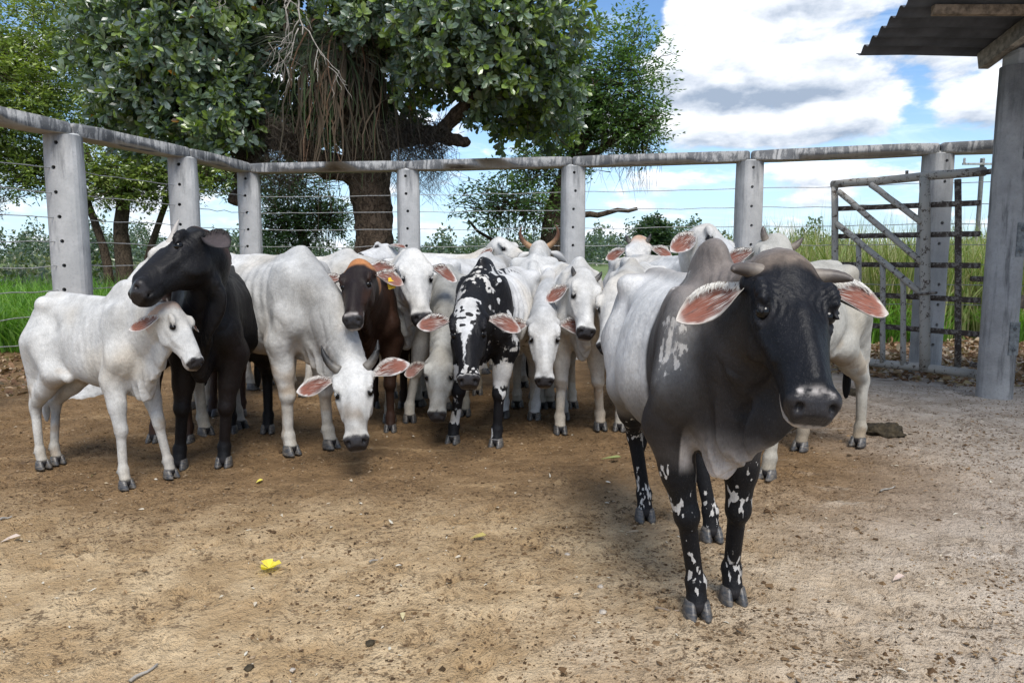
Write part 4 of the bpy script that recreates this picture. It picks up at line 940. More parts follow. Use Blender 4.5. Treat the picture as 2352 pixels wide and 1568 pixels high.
# footing at the left post
bm = bmesh.new(); bmesh.ops.create_icosphere(bm, subdivisions=3, radius=1)
for v in bm.verts:
    d = mnoise.noise(v.co * 1.7); v.co = Vector((v.co.x * .30 * (1 + .25 * d), v.co.y * .30 * (1 + .25 * d), max(-.05, v.co.z * .13 * (1 + .6 * d))))
o = bmobj('post_footing', bm, 'mortar', None, True); o.location = (P1[0] + .05, P1[1] - .10, 0); tag(o, 'rough concrete footing at the base of the left fence post behind the calf', 'footing')

# ---- shed: column, beams, corrugated roof
CP = gr(2283, 908); shed = empty('cattle_shed', (CP[0], CP[1], 0)); tag(shed, 'corrugated roof corner of an open shed on a drilled concrete column', 'shed')
def SL(x, y, z): return np.array([x - CP[0], y - CP[1], z])
me = post_mesh(3.34, .168, 0, 'column', 3); 
bmt = bmesh.new(); bmt.from_mesh(me); bmt.to_mesh(me); bmt.free(); me.materials.clear(); me.materials.append(MAT['concrete_column'])
o = child('column', me, shed); o.rotation_euler = (0, 0, R(-30))
bar('column_head', SL(CP[0] + .06, CP[1] + .02, 3.34), SL(CP[0] + .06, CP[1] + .02, 3.50), .27, .27, 'concrete_column', shed, up=(0, 1, 0), bev=.02)
for z in (2.58, 1.62, .62):
    bm, M = obox((0, 0, -.17), (0, 0, .17), .11, .012, up=(0, -1, 0), bev=.002); pl = bmobj('hinge_plate', bm, 'steel_plate', shed); ang = R(8); pl.matrix_basis = Matrix.Translation((.045, -.176, z)) @ Matrix.Rotation(ang, 4, 'Z') @ M
    for dz in (-.11, .11):
        bm = bmesh.new(); bmesh.ops.create_cone(bm, cap_ends=True, segments=6, radius1=.024, radius2=.021, depth=.022); bmesh.ops.create_cone(bm, cap_ends=True, segments=10, radius1=.010, radius2=.010, depth=.05, matrix=Matrix.Translation((0, 0, .012)))
        b = bmobj('bolt', bm, 'steel_plate', pl); b.matrix_basis = pl.matrix_basis.inverted() @ (Matrix.Translation((.045, -.190, z + dz)) @ Matrix.Rotation(R(90), 4, 'X'))
EY, EZ, SLP = 8.25, 3.58, .243     # eave line and slope of the roof (rises towards the viewer)
def roofz(y): return EZ + (EY - y) * SLP
# corrugated sheets: waves run along X
xs0, xs1 = 3.72, 9.0; ys = np.linspace(EY, 1.2, 560); rows = []
sheets = [(EY, 6.95, .0), (7.1, 5.1, -.03), (5.25, 3.2, -.06)]
for si, (y0, y1, lift) in enumerate(sheets):
    yy = np.linspace(y0, y1, int((y0 - y1) / .012)); zz = roofz(yy) + .028 * np.cos((y0 - yy) / .177 * 2 * math.pi) - lift * .6 + .02 * si
    xe = xs0 + [-.02, .06, .10][si]
    xsn = np.array([xe, xe + .5, xe + 1.5, xs1]); VV = []
    for y_, z_ in zip(yy, zz):
        for x_ in xsn: VV.append(SL(x_, y_, z_ + .012 * math.sin(x_ * 3 + y_)))
    m_ = len(xsn); nn = len(yy); ii = np.arange(nn * m_).reshape(nn, m_); q = np.stack([ii[:-1, :-1], ii[:-1, 1:], ii[1:, 1:], ii[1:, :-1]], -1).reshape(-1, 4)
    VV = np.array(VV); V2 = np.concatenate([VV, VV + [0, 0, .006]]); k = len(VV)
    rim = list(ii[0]) + list(ii[1:, -1]) + list(ii[-1, -2::-1]) + list(ii[-2:0:-1, 0]); rq = [(rim[j], rim[(j + 1) % len(rim)], rim[(j + 1) % len(rim)] + k, rim[j] + k) for j in range(len(rim))]
    npobj('roof_sheet', V2, np.concatenate([q, q[:, ::-1] + k, np.array(rq)]), 'roof_sheet', shed, False)
for y_ in (7.25, 5.2, 3.4): bar('purlin', SL(3.95 if y_ > 7 else 4.0, y_, roofz(y_) - .075), SL(8.9, y_, roofz(y_) - .075), .07, .09, 'wood', shed, bev=.006)
bar('rafter', SL(CP[0] - .12, CP[1] + .40, roofz(CP[1] + .40) - .13), SL(CP[0] + .10, 2.2, roofz(2.2) - .13), .11, .17, 'wood_grey', shed, bev=.008, rough=.004, sub=.4)
bar('tie_beam', SL(CP[0] + .20, CP[1] + .06, 3.43), SL(9.0, CP[1] + .06, 3.43), .13, .17, 'wood_grey', shed, bev=.01)
bm, M = obox((0, 0, 0), (1.6, 0, 0), .10, .12, bev=.012)
for v in bm.verts:
    if v.co.x < .06: v.co.z = v.co.z * .25 + .025
o = bmobj('brace', bm, 'wood_grey', shed); o.location = SL(CP[0] + .03, CP[1] - .19, 2.83)
for z in (1.72, .98): bar('side_rail', SL(CP[0] + .17, CP[1] + .10, z), SL(9.0, CP[1] + .10, z), .06, .14, 'wood', shed, bev=.008)
for x_ in (8.6,): bar('far_column', SL(x_, CP[1], -.1), SL(x_, CP[1], 3.45), .34, .34, 'concrete_column', shed, up=(0, 1, 0), bev=.03)
for x_ in (5.2, 8.6): bar('near_column', SL(x_, 2.4, -.1), SL(x_, 2.4, roofz(2.4) - .3), .34, .34, 'concrete_column', shed, up=(0, 1, 0), bev=.03)

# ---- gate: pipe frame with braces, rusty bars behind
GA = np.array([CP[0] - .02, CP[1] + .42]); GB = at(1915, 590, 9.62)[:2]
gate = empty('pen_gate', (GB[0], GB[1], 0)); tag(gate, 'old steel pipe gate with peeling paint and diagonal braces left of the column', 'gate'); gd = nrm(GA - GB); gn = np.array([-gd[1], gd[0]])
def gp(px, py, back=0.):
    """point of the gate's plane on that line of sight, in the gate's frame"""
    p = at(px, py, 1.); d = p - np.array([0, 0, CAM_H]); o2 = GB - (-1) * gn * 0
    t = ((GB + gn * back) @ gn) / (d[:2] @ gn); w = np.array([0, 0, CAM_H]) + d * t; return w - np.array([GB[0], GB[1], 0])
if gn[1] < 0: gn = -gn
pipe('top_pipe', gp(1912, 424), gp(2262, 394), .050, 'gate_paint', gate, wob=.004); pipe('bottom_pipe', gp(1912, 822), gp(2240, 858), .050, 'gate_paint', gate, wob=.004)
pipe('stile', gp(1917, 424), gp(1917, 822), .042, 'gate_paint', gate, wob=.003); pipe('stile', gp(2124, 408, -.02), gp(2124, 848, -.02), .058, 'gate_paint', gate, wob=.003)
for a, b in (((2000, 424), (2118, 512)), ((1926, 440), (2118, 604)), ((1922, 514), (2118, 676))): pipe('brace', gp(*a, -.05), gp(*b, -.05), .036, 'gate_paint', gate, wob=.003)
for a, b in (((1972, 562), (1972, 826)), ((2027, 604), (2027, 832)), ((2074, 642), (2074, 838))): pipe('spindle', gp(*a, -.02), gp(*b, -.02), .032, 'gate_paint', gate, wob=.003)
for y0, y1 in ((480, 466), (543, 537), (607, 610), (672, 690), (740, 768)): bar('slat', gp(1917, y0, .065), gp(2252, y1, .065), .018, .062, 'gate_rust', gate, bev=.003)
for x_ in (2200,): pipe('spindle', gp(x_, 412, .10), gp(x_, 846, .10), .036, 'gate_rust', gate, wob=.003)
pipe('hinge_pin', gp(2083, 412), gp(2083, 392), .018, 'gate_rust', gate)
for y_ in (430, 640, 836): pipe('hinge_arm', gp(2232, y_ if y_ != 430 else 400), np.array([CP[0] - GB[0], CP[1] - GB[1] + .1, gp(2232, y_ if y_ != 430 else 400)[2]]), .03, 'gate_rust', gate)
pipe('latch_ring', gp(2100, 676, -.08), gp(2152, 672, -.08), .014, 'gate_rust', gate)

# ---- utility pole far behind the gate
UP = at(2241, 590, 46.); up_ = empty('utility_pole', (UP[0], UP[1], 0)); tag(up_, 'thin concrete utility pole with a crossarm far beyond the gate', 'pole')
pipe('pole', (0, 0, 0), (0, 0, 7.4), .13, 'concrete_column', up_); bar('crossarm', (-1.3, -.16, 7.05), (1.3, -.16, 7.05), .10, .12, 'concrete_column', up_)
for x_ in (-1.2, -.05, 1.2):
    bm = bmesh.new()
    for k in range(3): bmesh.ops.create_cone(bm, cap_ends=True, segments=8, radius1=.09, radius2=.05, depth=.10, matrix=Matrix.Translation((0, 0, .1 * k)))
    o = bmobj('insulator', bm, 'concrete_column', up_); o.location = (x_, -.16, 7.16)
# ---------------------------------------------------------------- plants
def leaf_arrays(pos, dirv, nor, L, Wd, col, fold=.25, bend=.2, shape='ob'):
    """many leaves as one quad mesh: 7 points each, blade folded on the midrib"""
    n = len(pos); dirv = dirv / np.linalg.norm(dirv, axis=1, keepdims=True); side = np.cross(nor, dirv); side /= np.maximum(np.linalg.norm(side, axis=1, keepdims=True), 1e-6); up = np.cross(dirv, side)
    L = np.asarray(L)[:, None]; Wd = np.asarray(Wd)[:, None]
    if shape == 'ob': pr = [(.0, 0, 0), (.42, -.36, 1), (.42, .36, 1), (.60, 0, 0), (.80, -.5, 1), (.80, .5, 1), (1., 0, 0)]
    else: pr = [(.0, 0, 0), (.30, -.45, 1), (.30, .45, 1), (.5, 0, 0), (.66, -.36, 1), (.66, .36, 1), (1., 0, 0)]
    V = np.empty((n, 7, 3))
    for i, (a, b, f) in enumerate(pr): V[:, i] = pos + dirv * L * a + side * Wd * b + up * (Wd * f * fold * .5 - L * bend * a * a)
    Q = np.array([(0, 2, 3, 1), (3, 2, 5, 6), (3, 6, 4, 1)])[None] + (np.arange(n) * 7)[:, None, None]
    C = np.ones((n, 7, 4)); C[:, :, :3] = col[:, None, :]
    return V.reshape(-1, 3), Q.reshape(-1, 4), C.reshape(-1, 4)
def rdir(rs, n):
    v = rs.randn(n, 3); return v / np.linalg.norm(v, axis=1, keepdims=True)
def limb(p0, p1, r0, r1, rs, wob=.12, n=9):
    p0 = np.array(p0, float); p1 = np.array(p1, float); L = np.linalg.norm(p1 - p0); t = np.linspace(0, 1, n)[:, None]
    w = np.cumsum(rs.randn(n, 3) * wob * L / n, axis=0); w -= t * w[-1]; pts = p0 + (p1 - p0) * t + w; return pts, np.linspace(r0, r1, n)
def rosettes(cen, out, rs, nl, L, cols, tilt=(.5, 1.2)):
    """leaf whorls at the twig ends"""
    n = len(cen); P, D, N, LL, CC = [], [], [], [], []
    a = np.cross(out, np.array([.3, .2, .93])); a /= np.linalg.norm(a, axis=1, keepdims=True); b = np.cross(out, a)
    tint = cols[rs.randint(len(cols), size=n)]
    for k in range(nl):
        q = 2 * math.pi * (k * .382 + rs.rand(n) * .12); th = tilt[0] + (tilt[1] - tilt[0]) * ((k + rs.rand(n)) / nl)
        rad = a * np.cos(q)[:, None] + b * np.sin(q)[:, None]; d = out * np.cos(th)[:, None] + rad * np.sin(th)[:, None]; nn = out * np.sin(th)[:, None] - rad * np.cos(th)[:, None]
        P.append(cen - out * (.05 * k / nl) + d * .01); D.append(d); N.append(nn + rs.randn(n, 3) * .38); LL.append(L * (.45 + .75 * rs.rand(n))); CC.append(tint * (.75 + .5 * rs.rand(n))[:, None])
    return np.concatenate(P), np.concatenate(D), np.concatenate(N), np.concatenate(LL), np.concatenate(CC)
def lobe_pts(rs, c, r, n, shell=.45, low=-.8):
    d = rdir(rs, int(n * 1.6)); d = d[d[:, 2] > low][:n]; rr = (1 - shell * rs.rand(len(d)) ** 1.4); bump = 1 + .22 * (fbm(d + np.array(c), 2.6, 2, 3) - .5) * 2
    return np.array(c) + d * np.array(r) * (rr * bump)[:, None], d

def merge_tubes(lst, n=8): return join(*[tube(p, r, n) for p, r in lst])

# ---- the big broad-leaved tree behind the fence
def big_tree():
    rs = np.random.RandomState(11); B = np.array([-2.50, 13.5, 0.]); root = empty('broadleaf_tree', B); tag(root, 'huge broad-leaved tree with hanging epiphytes on its trunk behind the fence corner', 'tree', 'trees around the pen')
    pts = np.array([(0, 0, -.1), (.02, 0, .5), (-.02, .02, 1.2), (.02, 0, 2.0), (-.05, 0, 2.7), (-.10, 0, 3.4), (-.15, .1, 4.3), (-.1, .2, 5.4)]); rad = np.array([.40, .36, .335, .33, .36, .42, .40, .25])
    tf = np.linspace(0, 1, 60); ti = np.linspace(0, 1, 8); pf = np.stack([np.interp(tf, ti, pts[:, c]) for c in range(3)], 1); V, Q = tube(pf, np.interp(tf, ti, rad), 40)
    c = np.interp(V[:, 2], pts[:, 2], pts[:, 0]); n_ = (fbm(V * [1, 1, .8], 7, 3, 3) - .5) * .16 + (vnoise(V, 16, 5) - .5) * .05; V[:, 0] += (V[:, 0] - c) / .35 * n_; V[:, 1] += V[:, 1] / .35 * n_
    npobj('trunk', V, Q, 'bark', root, True)
    limbs = [((-.1, 0, 2.9), (-1.9, -.3, 3.6), .26, .18), ((-1.9, -.3, 3.6), (-3.4, -.5, 5.0), .18, .09), ((-1.9, -.3, 3.6), (-2.3, -.6, 2.35), .17, .10), ((-.1, .1, 4.0), (-2.3, .2, 6.2), .24, .1), ((0, 0, 3.5), (1.2, -.4, 3.55), .20, .15), ((1.2, -.4, 3.55), (2.5, -.5, 4.6), .15, .07), ((-.1, .2, 5.0), (.9, .2, 7.0), .2, .08), ((-.1, .2, 4.6), (-1.2, -.6, 7.2), .2, .08), ((1.2, -.4, 3.55), (1.75, -.7, 3.35), .13, .08)]
    for a, b, r0, r1 in limbs:
        p, r = limb(a, b, r0, r1, rs, .22, 12); V, Q = tube(p, r * (1 + .12 * np.sin(np.arange(12) * 2.1)), 10); npobj('limb', V, Q, 'bark', root, True)
    # lobes of the crown: centre (relative), radii, number of whorls
    lob = [((-3.05, -.6, 4.9), (1.70, 1.5, 1.6), 1500), ((-2.3, -.9, 3.75), (1.25, .9, 1.1), 620), ((-3.9, -.3, 3.95), (.75, .8, .95), 260), ((1.75, -.8, 5.15), (1.95, 1.5, 1.65), 1750), ((2.6, -.2, 4.35), (1.15, 1.1, .95), 480), ((.6, -.7, 5.0), (1.3, 1.0, 1.05), 620),
           ((-1.2, .6, 6.4), (2.6, 2.0, 1.7), 900), ((1.6, .4, 6.9), (2.2, 1.8, 1.4), 500), ((-2.6, .4, 6.6), (1.9, 1.6, 1.4), 500), ((-1.0, 1.4, 4.8), (1.9, .9, 1.4), 520), ((-.7, 1.3, 4.0), (1.5, .7, .75), 420), ((2.9, .6, 4.0), (.9, .9, .7), 220)]
    cen, out = [], []; side = []
    for c_, r_, n_ in lob:
        p, d = lobe_pts(rs, c_, r_, int(n_ * 1.25), .55, -.75); cen.append(p); o_ = d * .75 + np.array([0, -.12, .35]) + rs.randn(len(d), 3) * .42; out.append(o_ / np.linalg.norm(o_, axis=1, keepdims=True)); side.append(np.full(len(d), c_[0]))
    cen = np.concatenate(cen); out = np.concatenate(out); side = np.concatenate(side)
    # the hollow around the trunk, where only epiphytes hang, stays open
    keep = ~((np.abs(cen[:, 0] + .55) < 1.15) & (cen[:, 2] < 4.75 + .3 * rs.rand(len(cen)) ) & (cen[:, 1] < .8)); keep &= ~((cen[:, 0] > -.2) & (cen[:, 0] < 1.6) & (cen[:, 2] < 3.95)); cen, out = cen[keep], out[keep]
    cols = np.array([(.115, .165, .105), (.14, .19, .115), (.090, .135, .092), (.155, .210, .105), (.13, .175, .135), (.20, .27, .075), (.11, .150, .118)])
    P, D, N, L, C = rosettes(cen, out, rs, 8, .172, cols)
    # young yellow-green leaves sit at the twig ends, more of them on the right
    yn = rs.rand(len(P)) < np.where(P[:, 0] > 2.2, .18, .07); C[yn] = np.array([.19, .27, .045]) * (.7 + .6 * rs.rand(yn.sum()))[:, None]; dd = rs.rand(len(P)) < .003; C[dd] = (.35, .17, .03)
    Wd = L * (.44 + .10 * rs.rand(len(L)))
    # the three hundred leaves that show largest are leaves of their own
    vis = (P[:, 2] < 6.0) & (D[:, 1] < .4); sc_ = np.where(vis, P[:, 1] - 1.2 * L + .3 * rs.rand(len(P)), 99); near = np.argsort(sc_)[:300]; rest = np.ones(len(P), bool); rest[near] = False
    V, Q, CC = leaf_arrays(P[rest], D[rest], N[rest], L[rest], Wd[rest], C[rest]); o = npobj('crown', V, Q, 'leaf', root, False, CC); o['kind'] = 'stuff'
    var = []
    for k in range(10):
        v, q, c = leaf_arrays(np.zeros((1, 3)), np.array([[1., 0, 0]]), np.array([[0, 0, 1.]]), [1.], [.46 + .06 * rs.rand()], (cols[k % len(cols)] * (.8 + .5 * rs.rand()))[None] if k < 8 else np.array([[.13, .20, .03]]), .25, .15 + .15 * rs.rand())
        var.append(np_mesh('leaf', v, q, MAT['leaf'], False, c))
    for i in near:
        x = nrm(D[i]); y = nrm(np.cross(N[i], x)); z = np.cross(x, y); o = child('leaf', var[rs.randint(10)], root); o.matrix_basis = Matrix([[x[j] * L[i], y[j] * L[i], z[j] * L[i], P[i][j]] for j in range(3)] + [[0, 0, 0, 1]])
    # twigs that carry the whorls
    tw = []
    for i in rs.choice(len(cen), 700, False):
        e = cen[i]; s0 = e - out[i] * (.25 + .3 * rs.rand()) + rs.randn(3) * .1; p, r = limb(s0, e, .012, .005, rs, .2, 4); tw.append((p, r))
    V, Q = merge_tubes(tw, 5); npobj('twigs', V, Q, 'bark_pale', root, True)['kind'] = 'stuff'
    # strap-leaved epiphytes hanging down the trunk
    n = 250; VV, QQ, CC = [], [], []; k = 0
    for i in range(n):
        ang = rs.rand() * 2 * math.pi; top = np.array([-.40 + .85 * rs.randn() * .50, -.42 - .30 * rs.rand(), 4.9 + .6 * rs.randn() * .8]); Ln = (.8 + 1.3 * rs.rand()); wd = .012 + .026 * rs.rand() ** 2; d0 = np.array([rs.randn() * .42, -.28 - .3 * rs.rand(), .35 * rs.rand()]); m = 6
        green = rs.rand(); cc = np.array([.045, .065, .030]) if green < .32 else np.array([.095, .072, .050]) if green < .70 else np.array([.14, .085, .055]) if green < .78 else np.array([.060, .052, .038]); cc = cc * (.6 + .8 * rs.rand())
        for j in range(m):
            t = j / (m - 1); p = top + d0 * (1 - (1 - t) ** 2) * .8 + np.array([.07 * math.sin(t * 4 + i * 1.7) * t + .04 * rs.randn() * t, 0, -Ln * t ** 1.35]); w_ = wd * (1 - .75 * t); sx = np.array([math.cos(ang), math.sin(ang) * .5, 0]) * w_
            VV += [p - sx, p + sx]; CC += [(*cc, 1)] * 2
            if j: QQ.append((k + 2 * j - 2, k + 2 * j - 1, k + 2 * j + 1, k + 2 * j))
        k += 2 * m
    npobj('hanging_straps', np.array(VV), np.array(QQ), 'dry', root, False, np.array(CC))['kind'] = 'stuff'
    # rosette of stiff green blades above them
    VV, QQ, CC = [], [], []; k = 0
    for i in range(150):
        c0 = np.array([(-1.05 if i % 2 else -.35) + .12 * rs.randn(), -.75, 4.75 + .35 * (i % 3) / 2]); a = rs.rand() * 2 * math.pi; d = np.array([math.cos(a), -.35 * rs.rand(), abs(math.sin(a)) * .9 - .35]); Ln = .5 + .5 * rs.rand(); m = 5; sx = nrm(np.cross(d, (0, 1, .2))) * .02; cc = np.array([.055, .085, .045]) * (.6 + .8 * rs.rand())
        for j in range(m):
            t = j / (m - 1); p = c0 + d * Ln * t - np.array([0, 0, .35 * Ln * t * t]); VV += [p - sx * (1 - t), p + sx * (1 - t) + [0, 0, .001]]; CC += [(*cc, 1)] * 2
            if j: QQ.append((k + 2 * j - 2, k + 2 * j - 1, k + 2 * j + 1, k + 2 * j))
        k += 2 * m
    npobj('epiphyte_blades', np.array(VV), np.array(QQ), 'leaf', root, False, np.array(CC))['kind'] = 'stuff'
    # beards of fine dead roots
    tb = []
    for i in range(900):
        a = rs.rand(); x0 = np.interp(a, [0, .45, .55, 1], [-2.2, -1.2, .35, 1.35]); top = np.array([x0 + .06 * rs.randn(), -.45 - .3 * rs.rand(), 3.62 + .22 * rs.randn() * .6]); Ln = .45 + .8 * rs.rand(); m = 5
        tb.append(([top + np.array([.10 * rs.randn() + .22 * rs.randn() * t, .10 * rs.randn(), .22 * math.sin(3 * t) * rs.rand() - Ln * t]) for t in np.linspace(0, 1, m)], [.006, .005, .004, .003, .002]))
    V, Q = merge_tubes(tb, 4); npobj('root_beard', V, Q, 'bark_pale', root, True)['kind'] = 'stuff'
    # bare dead branch with pale twigs
    tb = []
    def grow(p, d, Ln, r, lv):
        q = p + d * Ln; pts, rr = limb(p, q, r, r * .65, rs, .25, 6); tb.append((pts, rr))
        if lv:
            for _ in range(3 if lv > 1 else 2): grow(pts[rs.randint(2, 6)], nrm(d + rs.randn(3) * .65 + [0, -.05, -.28]), Ln * (.55 + .35 * rs.rand()), r * .62, lv - 1)
    for a in ((-1.1, -1.2, 6.1), (-.55, -1.3, 5.9), (-1.5, -1.2, 6.3), (-.9, -1.3, 5.6)): grow(np.array(a), nrm(np.array([-.35 + .5 * rs.randn(), -.3, -.65])), .85, .017, 3)
    V, Q = merge_tubes(tb, 5); npobj('dead_branch', V, Q, 'twig', root, True)
plain('twig', (.30, .275, .24), .9, .2, .3, 20); plain('leaf_litter', (.2, .14, .08), .9)
big_tree()

def fine_tree(name, label, base, trunk, lobes, L, wl, cols, seed, limbs=(), bark='bark', hang=0, nleaf=5, flat=.3):
    """tree with small leaves on sprays"""
    rs = np.random.RandomState(seed); root = empty(name, base); tag(root, label, 'tree', 'trees around the pen')
    for pts, r0, r1 in trunk:
        pts = np.array(pts, float); tf = np.linspace(0, 1, 26); ti = np.linspace(0, 1, len(pts)); pf = np.stack([np.interp(tf, ti, pts[:, c]) for c in range(3)], 1)
        for _ in range(3): pf[1:-1] = (pf[:-2] + 2 * pf[1:-1] + pf[2:]) / 4
        V, Q = tube(pf, np.linspace(r0, r1, 26), 16); n_ = (fbm(V, 6, 3, seed) - .5) * .5 * r1; V = V + n_[:, None] * np.array([1, .6, .2]); npobj('trunk', V, Q, bark, root, True)
    for a, b, r0, r1 in limbs:
        p, r = limb(a, b, r0, r1, rs, .25, 10); V, Q = tube(p, r, 8); npobj('limb', V, Q, bark, root, True)
    P, D, N, LL, C, tw = [], [], [], [], [], []
    for c_, r_, n_, low in lobes:
        p, d = lobe_pts(rs, c_, r_, n_, .75, low); o_ = d + rs.randn(len(d), 3) * .6 + [0, 0, .15]; o_ /= np.linalg.norm(o_, axis=1, keepdims=True); tint = cols[rs.randint(len(cols), size=len(p))]
        for i in rs.choice(len(p), min(len(p), 160), False): q = p[i]; tw.append(limb(q - o_[i] * (.3 + .4 * rs.rand()), q + o_[i] * .15, .012, .004, rs, .2, 4))
        for k in range(nleaf):
            t = (k + rs.rand(len(p))) / nleaf; sd = rdir(rs, len(p)); sd[:, 2] *= flat; dd = o_ * .5 + sd; P.append(p + o_ * (t * .22)[:, None] + sd * .05); D.append(dd); nn = rs.randn(len(p), 3) * .5 + [0, -.15, 1.]; N.append(nn); LL.append(L * (.6 + .7 * rs.rand(len(p)))); C.append(tint * (.7 + .6 * rs.rand(len(p)))[:, None])
    P, D, N, LL, C = map(np.concatenate, (P, D, N, LL, C)); V, Q, CC = leaf_arrays(P, D, N, LL, LL * wl, C, .2, .1, 'la'); npobj('crown', V, Q, 'leaf', root, False, CC)['kind'] = 'stuff'
    V, Q = merge_tubes(tw, 4); npobj('twigs', V, Q, bark, root, True)['kind'] = 'stuff'
    if hang:
        tb = []
        for i in range(hang):
            c_, r_, n_, low = lobes[rs.randint(len(lobes))]; top = np.array(c_) + rs.randn(3) * np.array(r_) * .4; top[2] = c_[2] - r_[2] * (.4 + .4 * rs.rand()); Ln = .4 + .7 * rs.rand()
            tb.append(([top + np.array([.1 * rs.randn() * t, .05 * rs.randn() * t, -Ln * t]) for t in np.linspace(0, 1, 4)], [.007, .006, .004, .002]))
        V, Q = merge_tubes(tb, 4); npobj('hanging_moss', V, Q, 'moss', root, True)['kind'] = 'stuff'
    return root
plain('moss', (.085, .085, .045), .95, .1, .4, 12)
G1 = np.array([(.19, .25, .060), (.24, .30, .075), (.15, .20, .060), (.11, .155, .060), (.27, .32, .09)])
G2 = np.array([(.075, .135, .045), (.095, .160, .050), (.058, .105, .042), (.12, .19, .055)])
G3 = np.array([(.030, .060, .028), (.040, .075, .032), (.05, .085, .03)])
# feathery light-green tree on the left
T = at(285, 590, 20.)
fine_tree('feathery_tree', 'light green feathery tree with forked trunk at the left edge', (T[0], T[1], 0), [([(0, 0, -.1), (.0, 0, 1.2), (-.05, 0, 2.2), (.1, .1, 3.4), (.5, .1, 5)], .25, .12), ([(-.35, 0, -.1), (-.5, 0, 1.6), (-.95, 0, 3.1), (-1.6, .1, 4.8)], .13, .06), ([(.3, .1, -.1), (.6, .1, 1.5), (1.2, .1, 3.0), (1.8, 0, 4.2)], .11, .05)],
          [((-2.2, -.4, 5.6), (2.0, 1.6, 1.6), 3600, -.9), ((-1.1, .3, 7.6), (2.8, 2.0, 1.5), 2200, -.9), ((.9, -.2, 3.9), (1.7, 1.1, .8), 1400, -.9), ((-3.6, 0, 4.4), (1.5, 1.2, 1.0), 1300, -.9), ((2.7, 0, 3.6), (1.3, 1.0, .7), 800, -.9), ((-4.2, .4, 6.4), (1.6, 1.4, 1.3), 1300, -.9), ((.3, -.3, 3.2), (1.5, .8, .55), 700, -.9), ((-2.0, -.2, 3.6), (1.3, .8, .7), 800, -.9)], .115, .42, G1 * 1.15, 21, limbs=(((0, 0, 3), (-2, -.3, 5.4), .12, .04), ((.2, 0, 3.4), (1.2, -.2, 4.4), .1, .03)), nleaf=7)
# darker foliage at the far left edge, behind the rail
T = at(-60, 590, 23.)
fine_tree('dark_tree', 'dark leafy tree half out of the picture behind the left rail', (T[0] - .6, T[1], 0), [([(0, 0, -.1), (.05, 0, 1.5), (.0, 0, 3), (.2, 0, 4)], .2, .1)], [((.2, 0, 3.2), (1.3, 1.1, .85), 1100, -.9), ((.1, 0, 5.6), (1.2, 1.2, 1.5), 600, -.9)], .11, .45, G3, 23, nleaf=6)
# tree behind the right end of the big crown
T = at(1262, 590, 17.5)
fine_tree('mossy_tree', 'small-leaved mossy tree standing to the right of the big tree', (T[0], T[1], 0), [([(0, 0, -.1), (.02, 0, 1.2), (.05, 0, 2.4), (.5, 0, 3.6), (1.2, 0, 5)], .32, .14)],
          [((1.55, -.3, 5.35), (1.15, 1.1, 1.55), 1450, -.95), ((.75, .2, 4.6), (1.0, .9, 1.0), 700, -.9), ((.35, .1, 5.0), (1.1, .8, 1.1), 600, -.9), ((1.95, -.2, 4.3), (.75, .8, .7), 500, -.95), ((-.9, -.2, 2.6), (1.35, .9, .62), 620, -.9), ((-.2, 0, 3.5), (1.2, .8, .5), 420, -.9)], .105, .46, G2 * 1.3, 25, limbs=(((0, 0, 1.0), (-1.9, 0, 2.3), .09, .03), ((.2, 0, 2.4), (2.0, -.3, 2.55), .10, .04), ((.6, 0, 3.6), (1.9, -.2, 4.6), .12, .05)), hang=220, nleaf=6)
# pale fine tree seen below the big crown
T = at(690, 590, 18.5)
fine_tree('weeping_tree', 'low fine-leaved tree between the corner post and the thick trunk', (T[0], T[1], 0), [([(.2, 0, -.1), (.3, 0, .9), (.1, 0, 1.8), (-.1, 0, 2.6)], .17, .09)], [((-.35, 0, 2.25), (.85, .8, .95), 1100, -.95), ((.65, 0, 2.45), (.8, .7, .55), 420, -.9), ((-.2, 0, 3.3), (1.3, .8, .6), 500, -.9)], .095, .38, G2 * 1.1, 27, hang=120, nleaf=6)
# round tree far off
T = at(1502, 590, 62.)
fine_tree('round_tree', 'small round dark tree standing alone in the distance', (T[0], T[1], 0), [([(0, 0, -.1), (0, 0, 1.4), (.1, 0, 3)], .3, .15)], [((0, 0, 3.0), (1.55, 1.5, 1.75), 1500, -.9), ((.1, 0, 1.9), (1.0, 1.0, .9), 400, -.9)], .26, .6, G3 * 1.2, 29, nleaf=6)

# ---- far wood, shrubs: masses nobody could count
def mass(name, label, pts, L, wl, cols, seed, m='leaf'):
    rs = np.random.RandomState(seed); n = len(pts); D = rdir(rs, n); N = rs.randn(n, 3) * .5 + [0, -.5, .8]; LL = L * (.6 + .8 * rs.rand(n)); C = cols[rs.randint(len(cols), size=n)] * (.7 + .6 * rs.rand(n))[:, None]
    V, Q, CC = leaf_arrays(pts, D, N, LL, LL * wl, C, .2, .1, 'la'); o = npobj(name, V, Q, m, None, False, CC); tag(o, label, 'trees' if 'wood' in name else 'shrubs', None, 'stuff'); return o
rs = np.random.RandomState(5); P = []
for i in range(430):
    Y = 110 + 90 * rs.rand(); x = (rs.rand() * 2 - 1) * Y * .95; h = 3.0 + 4.0 * rs.rand() ** 2 + (1.6 * math.sin(x * .06) + .8); r = 1.8 + 1.6 * rs.rand(); k = int(110 + 40 * h); d = rdir(rs, k); d[:, 2] = np.abs(d[:, 2]); P.append(np.array([x, Y, .3]) + d * np.array([r, r, h]) * (1 - .35 * rs.rand(k))[:, None])
mass('distant_wood', 'belt of distant trees along the horizon behind the fences', np.concatenate(P), .50, .75, np.array([(.065, .10, .05), (.075, .115, .055), (.09, .13, .06), (.055, .09, .052)]), 6)
P = []
